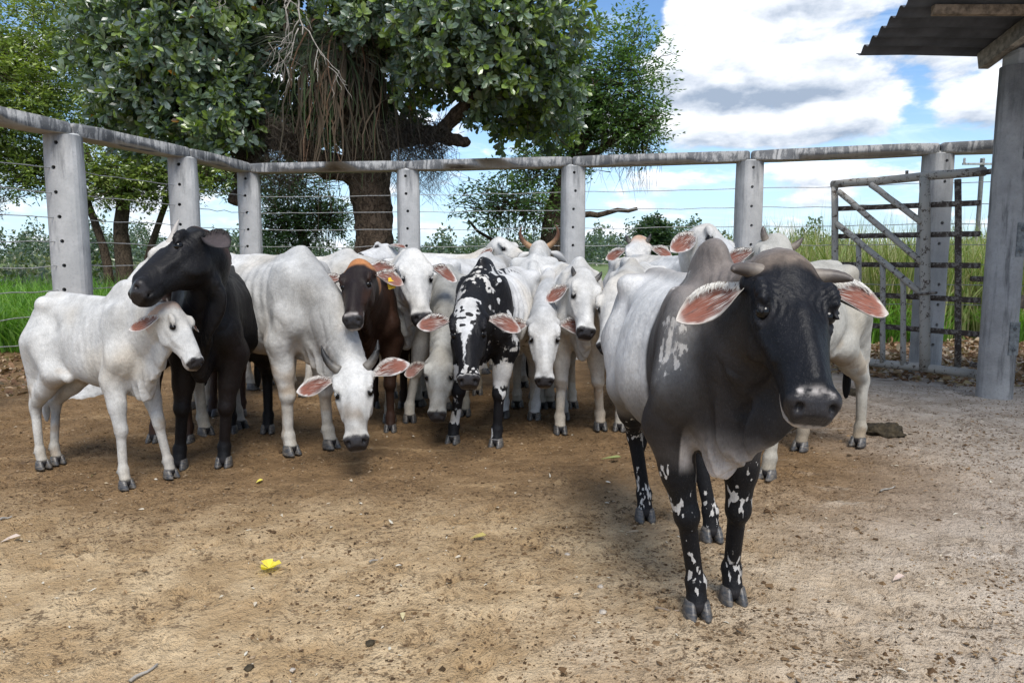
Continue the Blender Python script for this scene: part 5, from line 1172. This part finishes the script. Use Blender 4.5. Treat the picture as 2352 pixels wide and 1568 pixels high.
for i in range(120):
    x = -34 + 27 * rs.rand(); Y = 21 + 14 * rs.rand(); h = .9 + .8 * rs.rand(); r = .7 + .7 * rs.rand(); k = 150; d = rdir(rs, k); d[:, 2] = np.abs(d[:, 2]); P.append(np.array([x, Y, .1]) + d * np.array([r, r, h]) * (1 - .5 * rs.rand(k))[:, None])
mass('shrubs', 'olive scrub behind the tall grass at the left', np.concatenate(P), .20, .5, np.array([(.11, .14, .05), (.15, .17, .07), (.075, .11, .04), (.19, .19, .10)]), 7)

# ---- grass
def grass(name, label, roots, H, wd, cols, seed, droop=.5, m=5):
    rs = np.random.RandomState(seed); n = len(roots); a = rs.rand(n) * 2 * math.pi; lean = np.stack([np.cos(a), np.sin(a), np.zeros(n)], 1); hh = H * (.55 + .6 * rs.rand(n)); dr = droop * (.3 + rs.rand(n)); sx = np.stack([-np.sin(a + .8 * rs.randn(n)), np.cos(a), np.zeros(n)], 1)
    V = np.empty((n, m, 2, 3)); C = np.ones((n, m, 2, 4)); c = cols[rs.randint(len(cols), size=n)] * (.7 + .6 * rs.rand(n))[:, None]; C[:, :, :, :3] = c[:, None, None, :]
    for j in range(m):
        t = j / (m - 1); p = roots + lean * (hh * dr * t ** 1.8)[:, None] + np.stack([np.zeros(n), np.zeros(n), hh * (t - .42 * dr * t ** 2.6)], 1); w = (wd * (.6 + .8 * rs.rand(n) * 0 + .4) * (1 - t ** 1.7 * .95))[:, None] * sx / 2
        V[:, j, 0] = p - w; V[:, j, 1] = p + w
    k = (np.arange(n) * 2 * m)[:, None, None]; Q = np.array([(2 * j, 2 * j + 1, 2 * j + 3, 2 * j + 2) for j in range(m - 1)])[None] + k
    o = npobj(name, V.reshape(-1, 3), Q.reshape(-1, 4), 'grass', None, False, C.reshape(-1, 4)); return tag(o, label, 'grass', None, 'stuff')
rs = np.random.RandomState(8); n = 17000
Yg = 10.2 + 10 * rs.rand(n) ** 1.5; xg = -4.9 - .12 * (Yg - 10) - rs.rand(n) * (6.5 + .5 * (Yg - 10)); ok = (Yg > 10.5 + .35 * np.sin(xg * 2.3) + .12 * (-xg - 5)); tuft = vnoise(np.stack([xg, Yg, xg * 0], 1), 1.2, 3) > .30
k = ok & tuft; grass('tall_grass', 'lush tall green grass outside the left fence', np.stack([xg[k], Yg[k], 0 * xg[k]], 1), 1.15, .024, np.array([(.10, .22, .030), (.13, .27, .035), (.08, .18, .025), (.17, .30, .05)]), 9, .75)
n = 3500; Yg = 11.5 + 9 * rs.rand(n); xg = -4.5 + 9.5 * rs.rand(n); grass('rough_grass', 'grass growing behind the back fence', np.stack([xg, Yg, 0 * xg], 1), .8, .02, np.array([(.09, .17, .03), (.12, .2, .04)]), 10, .7)
n = 13000; Yg = 13.0 + 13 * rs.rand(n) ** 1.3; xg = 4.3 + .12 * (Yg - 12) + rs.rand(n) * (5.5 + .75 * (Yg - 12)); cl = vnoise(np.stack([xg, Yg, xg * 0], 1), .9, 4); hh = 1.7 + .9 * cl
grass('cane_grass', 'tall pale green cane-like grass beyond the gate', np.stack([xg, Yg, 0 * xg], 1)[cl > .28], 2.15, .034, np.array([(.20, .26, .085), (.25, .30, .11), (.15, .22, .06), (.34, .34, .17), (.30, .29, .14), (.38, .34, .20)]), 12, .42, 6)
n = 5000; Yg = 12.3 + 1.6 * rs.rand(n); xg = 4.6 + rs.rand(n) * 7; grass('low_grass', 'bright green grass clumps at the foot of the cane grass', np.stack([xg, Yg, 0 * xg], 1)[vnoise(np.stack([xg, Yg, xg * 0], 1), 1.1, 5) > .38], .95, .022, np.array([(.12, .25, .035), (.15, .30, .04), (.10, .20, .03)]), 13, .95)
n = 1400; Yg = 15 + 10 * rs.rand(n); xg = 4.8 + .12 * (Yg - 12) + rs.rand(n) * (5.5 + .75 * (Yg - 12)); grass('seed_stalks', 'thin seed stalks rising above the cane grass', np.stack([xg, Yg, 0 * xg], 1), 2.6, .012, np.array([(.30, .29, .16), (.24, .27, .11)]), 14, .15)
# ---------------------------------------------------------------- the herd
GR_H = 'cattle gathered in the pen'
def mid(px, Y): p = at(px, 590, Y); return np.array([p[0], p[1], 0.])
def cow(name, label, fpx, fY, deg, s, poll, muz, **kw):
    """fpx, fY: where the fore feet stand"""
    a = math.radians(deg); f = np.array([math.sin(a), -math.cos(a), 0.]); loc = mid(fpx, fY) - f * .46 * s
    # the muzzle lies on its line of sight, one head length from the poll
    p = at(*poll); o = np.array([0, 0, CAM_H]); d = nrm(at(*muz) - o); Lh = .50 * kw.get('hs', 1.) * s; far = kw.pop('far', False)
    b = d @ (p - o); disc = b * b - ((p - o) @ (p - o) - Lh * Lh); t = b + (math.sqrt(disc) if far else -math.sqrt(disc)) if disc > 0 else b
    return make_cow(name, label, GR_H, loc, deg, s, p, o + d * t, **kw)
# the large grey cow in front
cow('zebu_cow', 'large grey cow with black face standing in front at the right', 1642, 2.87, 2, 1., (1812, 590, 2.46), (1890, 905, 2.20), face=4, hs=1.08, headw=1.2, h=.0085, fat=1.2, hump=.95, dew=1.5, ribs=.1, horn='swept', hornmat='horn_grey', coat='hero', ear=((.10, .16), (-.15, .30)), earL=.238, seed=3, neckw=.96, width=.94, muscle=1.12,
    feet={'fr': gr(1598, 1405), 'fl': gr(1680, 1372), 'rr': gr(1480, 1188), 'rl': gr(1632, 1232)}, tag=None, udder=False, inner=(.18, .070, .048), legw=1.0)
# calf
cow('zebu_calf', 'slender white calf with a rusty poll standing at the far left', 300, 4.66, 62, .87, (402, 698, 4.42), (466, 826, 4.30), face=76, hs=.92, h=.0115, fat=.80, hump=.85, dew=1.25, ribs=.35, coat='poll', ear=((.05, -.12), (.4, 1.15)), earL=.26, seed=4, width=.80, legw=.92, neckw=.76, earW=.72, lenx=.88, tailtuft=(.5, .49, .46), calf=True, udder=False,
    feet={'fr': gr(288, 1118), 'fl': gr(390, 1093), 'rr': gr(97, 1072), 'rl': gr(130, 1062)}, inner=(.17, .068, .045))
# black cow
cow('zebu_cow', 'black cow raising its head to the left behind the white calf', 465, 5.0, 6, 1., (432, 530, 4.66), (288, 650, 4.50), face=-62, hs=1.18, headw=1.12, neckw=.76, h=.0115, hump=.8, dew=1.15, coat='black', ear=((.30, .30), .65), earL=.19, seed=6, feet={'fr': gr(414, 1072), 'fl': gr(516, 1066)}, inner=(.05, .04, .04), width=.95, fat=1.05)
# dark brown behind it
cow('zebu_cow', 'dark brown cow mostly hidden behind the head of the black cow', 372, 5.75, -4, .92, (352, 602, 5.36), (348, 690, 5.20), face=-12, hs=1., h=.017, coat='brown', ear=((.1, .15), .2), seed=7, width=.85, inner=(.10, .06, .05))
# white horned behind
cow('zebu_cow', 'white horned cow in profile behind the black cow', 440, 6.95, -40, 1.04, (372, 560, 6.2), (266, 676, 5.85), face=-68, hs=1.16, h=.017, hump=.5, horn='up', hornmat='horn_pale', ear=((.3, .3), .6), seed=8)
# big white cow with lowered head
cow('zebu_cow', 'white horned cow lowering its head to the ground beside the black cow', 690, 5.42, 53, 1.06, (808, 832, 4.98), (816, 1000, 4.76), face=6, hs=1.10, h=.0115, horn='short', hornmat='horn_dark', ear=((.12, .12), .1), earL=.235, seed=9, ribs=1.6, fat=1.1, hump=.35, dew=.9, neckw=.84,
    feet={'fr': gr(666, 1040), 'fl': gr(757, 1025)}, muscle=1.05)
# dark brown with tag
cow('zebu_cow', 'dark brown cow with orange poll and a yellow ear tag', 850, 6.10, 2, .94, (820, 602, 5.28), (803, 722, 5.10), face=-8, hs=1.08, h=.0135, hump=.5, coat='brown', ear=((.12, .05), .15), seed=10, tag=1, inner=(.17, .07, .05))
# white cow right of it
cow('zebu_cow', 'white cow looking down to the right beside the tagged brown cow', 930, 6.50, 8, 1.05, (950, 582, 6.02), (972, 716, 5.80), face=16, hs=1.16, h=.0135, hump=.4, ear=((.45, .15), .2), seed=11, feet={'fl': gr(941, 966)}, coat='white', dew=1.)
# greyish cow with lowered head
cow('zebu_cow', 'greyish white hornless cow with its head lowered left of the spotted cow', 1030, 6.75, -4, .96, (1010, 808, 5.75), (1000, 945, 5.55), face=-6, hs=1.08, h=.0135, hump=.4, coat='grey', ear=((.25, .30), .3), seed=12, inner=(.22, .11, .09))
# spotted
cow('zebu_cow', 'black and white spotted cow with a white blaze in the middle of the herd', 1110, 5.62, -16, .98, (1076, 700, 5.12), (1074, 862, 4.92), face=-2, hs=1.14, h=.0095, coat='spotted', ribs=2.0, ear=((.16, .12), .1), earL=.235, seed=13, feet={'fr': gr(1042, 1014), 'fl': gr(1141, 1022)}, fat=.95, hump=.7)
# horned cow seen from behind
cow('zebu_cow', 'white cow with long tan horns facing away behind the spotted cow', 1236, 8.2, 176, 1.06, (1240, 560, 8.75), (1246, 640, 9.25), far=True, face=176, hs=1.0, h=.019, hump=.45, horn='long', hornmat='horn_tan', ear=((.4, .4), .4), seed=14)
cow('zebu_cow', 'white cow with its rump to the viewer left of the spotted cow', 1120, 8.05, 152, 1.04, (1170, 600, 8.75), (1195, 690, 9.05), far=True, face=150, h=.019, hump=.45, ear=((.3, .3), .4), seed=15, fat=1.1)
cow('zebu_cow', 'white cow whose head shows beside the left tan horn', 1120, 9.35, 70, 1.08, (1150, 548, 9.2), (1216, 590, 9.0), face=40, h=.019, hump=.45, ear=((.3, .3), .6), seed=16, hs=1.1)
# white face right of the spotted cow
cow('zebu_cow', 'white hornless cow facing the viewer just right of the spotted cow', 1262, 6.60, -2, .93, (1250, 716, 5.66), (1252, 868, 5.48), face=2, hs=1.16, h=.0115, hump=.4, ear=((.10, .10), .05), earL=.225, seed=17, width=.85)
# small-horned heifer
cow('zebu_cow', 'white heifer with tiny dark horns standing above the hornless white face', 1332, 6.02, 6, 1.0, (1346, 630, 5.82), (1352, 750, 5.62), face=14, hs=1.06, h=.0115, hump=.4, horn='stub', hornmat='horn_dark', ear=((.20, .35), .3), seed=18, feet={'fr': gr(1286, 992), 'fl': gr(1378, 983)}, width=.88, dew=.9, neckw=.92)
cow('zebu_cow', 'white cow dropping its muzzle close to the flank of the large grey cow', 1452, 6.15, -16, 1.0, (1410, 648, 5.60), (1384, 785, 5.44), face=-35, hs=1.08, h=.0125, hump=.4, ear=((.7, .55), .4), seed=19, feet={'fr': gr(1424, 985), 'fl': gr(1472, 992)})
cow('zebu_cow', 'white cow with short grey horns looking over the backs in front of the round tree', 1450, 8.55, -6, 1.05, (1466, 548, 8.05), (1462, 648, 7.85), face=-14, hs=1.12, h=.017, hump=.4, horn='stub', hornmat='horn_dark', coat='poll', ear=((.35, .35), .2), seed=20)
cow('zebu_cow', 'white cow with a yellow ear tag looking over the hump of the grey cow', 1600, 6.75, 20, 1.06, (1636, 522, 6.15), (1708, 604, 5.90), face=42, hs=1.22, h=.0135, hump=.5, ear=((.35, .75), (-.2, .3)), seed=22, tag=1)
cow('zebu_cow', 'white cow standing broadside behind the large grey cow at the right', 1755, 4.88, -47, 1.02, (1792, 548, 4.50), (1786, 690, 4.22), face=6, hs=1.05, h=.0125, hump=.5, horn='stub', hornmat='horn_grey', coat='grey', ear=((.3, .3), .4), seed=23, feet={'fl': gr(1765, 1095), 'fr': gr(1712, 1082), 'rl': gr(1972, 1020), 'rr': gr(1840, 1030)}, fat=1.1, ribs=.2)
# backs further behind
cow('zebu_cow', 'white cow standing broadside far behind the lowered horned head', 800, 8.0, 78, 1.06, (905, 610, 7.75), (940, 690, 7.6), face=70, h=.019, hump=.45, ear=((.3, .3), .6), seed=24)
cow('zebu_cow', 'white cow raising its muzzle to the left below the thick trunk', 875, 9.3, -62, 1.06, (872, 572, 8.9), (812, 586, 8.55), face=-80, h=.019, hump=.45, ear=((.4, .4), .6), seed=25, hs=1.1)
# ---------------------------------------------------------------- what lies on the ground
rs = np.random.RandomState(77)
def gz_at(x, y): return ground_h(np.atleast_1d(np.asarray(x, float)), np.atleast_1d(np.asarray(y, float)))
# crumbs of trodden dung and soil
n = 120000; Yc = 1.15 + 7.2 * rs.rand(n) ** 1.05; Xc = (rs.rand(n) * 2 - 1) * (1.0 + Yc * .72); dens = vnoise(np.stack([Xc, Yc, Xc * 0], 1), 1.3, 3); keep = rs.rand(n) < np.clip(.25 + 1.1 * (dens - .3), .08, 1); Xc, Yc = Xc[keep], Yc[keep]; n = len(Xc); Zc = ground_h(Xc, Yc)
base = np.array([(1, 0, 0), (-1, 0, 0), (0, 1, 0), (0, -1, 0), (0, 0, 1.), (0, 0, -.6)]); tri = np.array([(0, 2, 4), (2, 1, 4), (1, 3, 4), (3, 0, 4), (2, 0, 5), (1, 2, 5), (3, 1, 5), (0, 3, 5)])
sz = .0022 + .0048 * rs.rand(n) ** 2.2 + .009 * rs.rand(n) ** 26; V = base[None] * (sz[:, None] * (.6 + .9 * rs.rand(n, 3)) * [1.25, 1.25, .6])[:, None, :] + (rs.randn(n, 6, 3) * .22) * sz[:, None, None]; a = rs.rand(n) * 6.28
V = np.stack([V[..., 0] * np.cos(a)[:, None] - V[..., 1] * np.sin(a)[:, None], V[..., 0] * np.sin(a)[:, None] + V[..., 1] * np.cos(a)[:, None], V[..., 2]], -1) + np.stack([Xc, Yc, Zc + .15 * sz], 1)[:, None, :]
pal = np.array([(.085, .052, .028), (.055, .036, .02), (.15, .095, .05), (.22, .15, .085), (.30, .22, .14), (.115, .07, .036)]); cc = pal[rs.choice(6, n, p=[.16, .10, .24, .26, .12, .12])]; C = np.ones((n, 6, 4)); C[..., :3] = cc[:, None]
o = npobj('soil_crumbs', V.reshape(-1, 3), (tri[None] + (np.arange(n) * 6)[:, None, None]).reshape(-1, 3), 'clod', None, False, C.reshape(-1, 4)); tag(o, 'crumbs of trodden dung and soil scattered over the pen floor', 'soil', None, 'stuff')
# chips and dry bits of leaf and straw
n = 2600; Yc = 1.2 + 7.5 * rs.rand(n) ** 1.2; Xc = (rs.rand(n) * 2 - 1) * (1 + Yc * .72); P = np.stack([Xc, Yc, ground_h(Xc, Yc) + .006], 1); D = rdir(rs, n); D[:, 2] *= .15; N = rs.randn(n, 3) * .3 + [0, 0, 1]; L = .010 + .030 * rs.rand(n) ** 2.5
c = np.array([(.42, .33, .22), (.55, .48, .38), (.25, .16, .09), (.34, .22, .12), (.60, .56, .48)])[rs.randint(5, size=n)]
V, Q, CC = leaf_arrays(P, D, N, L, L * (.15 + .4 * rs.rand(n)), c, .3, .1, 'la'); o = npobj('straw_bits', V, Q, 'dry', None, False, CC); tag(o, 'bits of straw and dry leaf strewn on the dirt', 'straw', None, 'stuff')
# leaf litter beyond the gate and along the left fence
n = 5200; Yc = 8.2 + 4.6 * rs.rand(n); Xc = 3.2 + 5.5 * rs.rand(n); kk = Yc > 8.6 + .5 * np.sin(Xc * 2) ; n2 = 900; X2 = -8 + 3.4 * rs.rand(n2); Y2 = 7.6 + 3.2 * rs.rand(n2); Xc = np.concatenate([Xc[kk], X2]); Yc = np.concatenate([Yc[kk], Y2]); n = len(Xc)
P = np.stack([Xc, Yc, ground_h(Xc, Yc) + .012 + .03 * rs.rand(n)], 1); D = rdir(rs, n); D[:, 2] *= .35; N = rs.randn(n, 3) * .6 + [0, 0, 1]; L = .06 + .09 * rs.rand(n); c = np.array([(.20, .12, .07), (.30, .19, .12), (.38, .27, .18), (.15, .085, .05), (.45, .36, .27)])[rs.randint(5, size=n)] * (.7 + .6 * rs.rand(n))[:, None]
V, Q, CC = leaf_arrays(P, D, N, L, L * .5, c, .5, .25, 'ob'); o = npobj('leaf_litter', V, Q, 'dry', None, False, CC); tag(o, 'brown dry leaf litter around the gate and behind the left fence', 'leaves', None, 'stuff')
# single leaves, sticks and stones one can point at
def one_leaf(name, label, px, py, L, colr, wl=.45, ang=0., m='dry', grp='single leaves on the pen floor', bend=-.15, fold=.5):
    p = gr(px, py); d = np.array([[math.cos(ang), math.sin(ang), .05]]); v, q, c = leaf_arrays(np.zeros((1, 3)), d, np.array([[0, -.1, 1.]]), [L], [L * wl], np.array([colr]), fold, bend, 'ob'); v = np.concatenate([v, v - [0, 0, .0015]]); q = np.concatenate([q, q[:, ::-1] + 7]); c = np.concatenate([c, c])
    o = npobj(name, v, q, m, None, False, c); o.location = (p[0], p[1], gz_at(p[0], p[1])[0] + .012); return tag(o, label, 'leaf', grp)
one_leaf('fallen_leaf', 'curled green and cream leaf on the dirt left of the large grey cow', 1380, 1055, .15, (.30, .33, .13), .32, -.35)
one_leaf('fallen_leaf', 'small yellowish leaf lying below the spotted cow', 1080, 1238, .085, (.42, .34, .12), .5, .1)
one_leaf('fallen_leaf', 'pale curled leaf at the left picture edge', 0, 1245, .09, (.55, .45, .38), .5, .6)
one_leaf('fallen_leaf', 'tan dry leaf near the hooves of the white cow behind the grey cow', 1722, 1128, .09, (.50, .38, .24), .4, 2.9)
one_leaf('fallen_leaf', 'pale dry leaf on the dirt right of the front hooves of the grey cow', 2050, 1335, .07, (.58, .46, .40), .5, .4)
one_leaf('fallen_leaf', 'small cream leaf lying in the open dirt at the bottom middle', 925, 1425, .045, (.55, .47, .28), .45, 1.7)
one_leaf('fallen_leaf', 'dry leaf on the dirt left of the rear hoof of the grey cow', 1435, 1225, .075, (.42, .32, .22), .35, -.2)
def flower(px, py, s):
    p = gr(px, py); r2 = np.random.RandomState(3); v, q, c = [], [], []; VQ = []
    root = empty('yellow_flower', (p[0], p[1], gz_at(p[0], p[1])[0])); tag(root, 'crumpled yellow flower lying on the dirt in the foreground', 'flower')
    for k in range(6):
        a = k * 1.047 + .3 * r2.rand(); d = np.array([[math.cos(a), math.sin(a), .38]]); v, q, c = leaf_arrays(np.array([[0, 0, .012]]), d, np.array([[-math.cos(a) * .5, -math.sin(a) * .5, 1.]]), [s * (.7 + .5 * r2.rand())], [s * .95], np.array([(.84, .72, .12)]) * (.85 + .2 * r2.rand()), .4 * r2.randn(), .12 * r2.randn(), 'ob')
        npobj('petal', v, q, 'petal', root, False, c)
flower(618, 1308, .058)
o = one_leaf('fallen_petal', 'tiny yellow petal on the dirt below the black cow', 588, 1108, .05, (.75, .65, .16), .6, .9, 'petal', 'single petals')
def stick(px, py, px2, py2, r, label, c='twig'):
    a, b = gr(px, py), gr(px2, py2); m = 6; pts = [a + (b - a) * t + np.array([0, 0, .006 + .004 * math.sin(t * 7)]) - a for t in np.linspace(0, 1, m)]; V, Q = tube(pts, np.linspace(r, r * .6, m), 7); o = npobj('stick', V, Q, c, None, True); o.location = (a[0], a[1], gz_at(a[0], a[1])[0] + .004); tag(o, label, 'stick', 'sticks on the pen floor')
stick(298, 1562, 362, 1524, .007, 'pale thin stick at the bottom left corner of the dirt'); stick(848, 1290, 880, 1281, .005, 'short pale stick right of the yellow flower'); stick(2022, 1128, 2056, 1118, .006, 'thin pale stick on the dirt right of the grey cow'); stick(1505, 1398, 1560, 1404, .005, 'thin reddish twig left of the front hoof of the grey cow', 'wood'); stick(0, 1192, 28, 1186, .007, 'pale stick at the left picture edge below the calf')
def stone(px, py, r, label, m='stone'):
    p = gr(px, py); bm = bmesh.new(); bmesh.ops.create_icosphere(bm, subdivisions=2, radius=r)
    for v in bm.verts: v.co *= 1 + .35 * mnoise.noise(v.co / r * 1.3 + Vector((px, py, 0))); v.co.z *= .65
    o = bmobj('stone', bm, m); o.location = (p[0], p[1], gz_at(p[0], p[1])[0] + r * .25); tag(o, label, 'stone', 'stones on the pen floor')
stone(1303, 1270, .016, 'small grey stone left of the rear hoof of the grey cow'); stone(1385, 1400, .016, 'pale pebble left of the front hooves of the grey cow'); stone(1380, 1343, .014, 'whitish pebble midway left of the grey cow'); stone(672, 1536, .010, 'tiny pale pebble at the bottom left'); stone(850, 1475, .018, 'dark clod in the foreground dirt', 'dung'); stone(572, 1533, .018, 'dark round clod near the bottom edge', 'dung')
# dung pat on the right
p = gr(2030, 992); bm = bmesh.new(); bmesh.ops.create_icosphere(bm, subdivisions=4, radius=1)
for v in bm.verts:
    q = v.co.copy(); rr = 1 + .30 * mnoise.noise(q * 1.8) + .16 * mnoise.noise(q * 5); v.co = Vector((q.x * .17 * rr, q.y * .15 * rr, max(-.01, q.z * .075 * rr + .03 * mnoise.noise(q * 4 + Vector((3, 0, 0))))))
o = bmobj('dung_pat', bm, 'dung', None, True); o.location = (p[0], p[1], .0); tag(o, 'heap of dark dung on the dirt right of the white cow', 'dung')
p = gr(1965, 905); bm = bmesh.new(); bmesh.ops.create_icosphere(bm, subdivisions=3, radius=1)
for v in bm.verts:
    q = v.co.copy(); rr = 1 + .4 * mnoise.noise(q * 1.8 + Vector((5, 0, 0))); v.co = Vector((q.x * .10 * rr, q.y * .10 * rr, max(-.01, q.z * .06 * rr)))
o = bmobj('dung_pat', bm, 'dung', None, True); o.location = (p[0], p[1], .0); tag(o, 'small dark dung lump behind the white cow near the gate', 'dung')
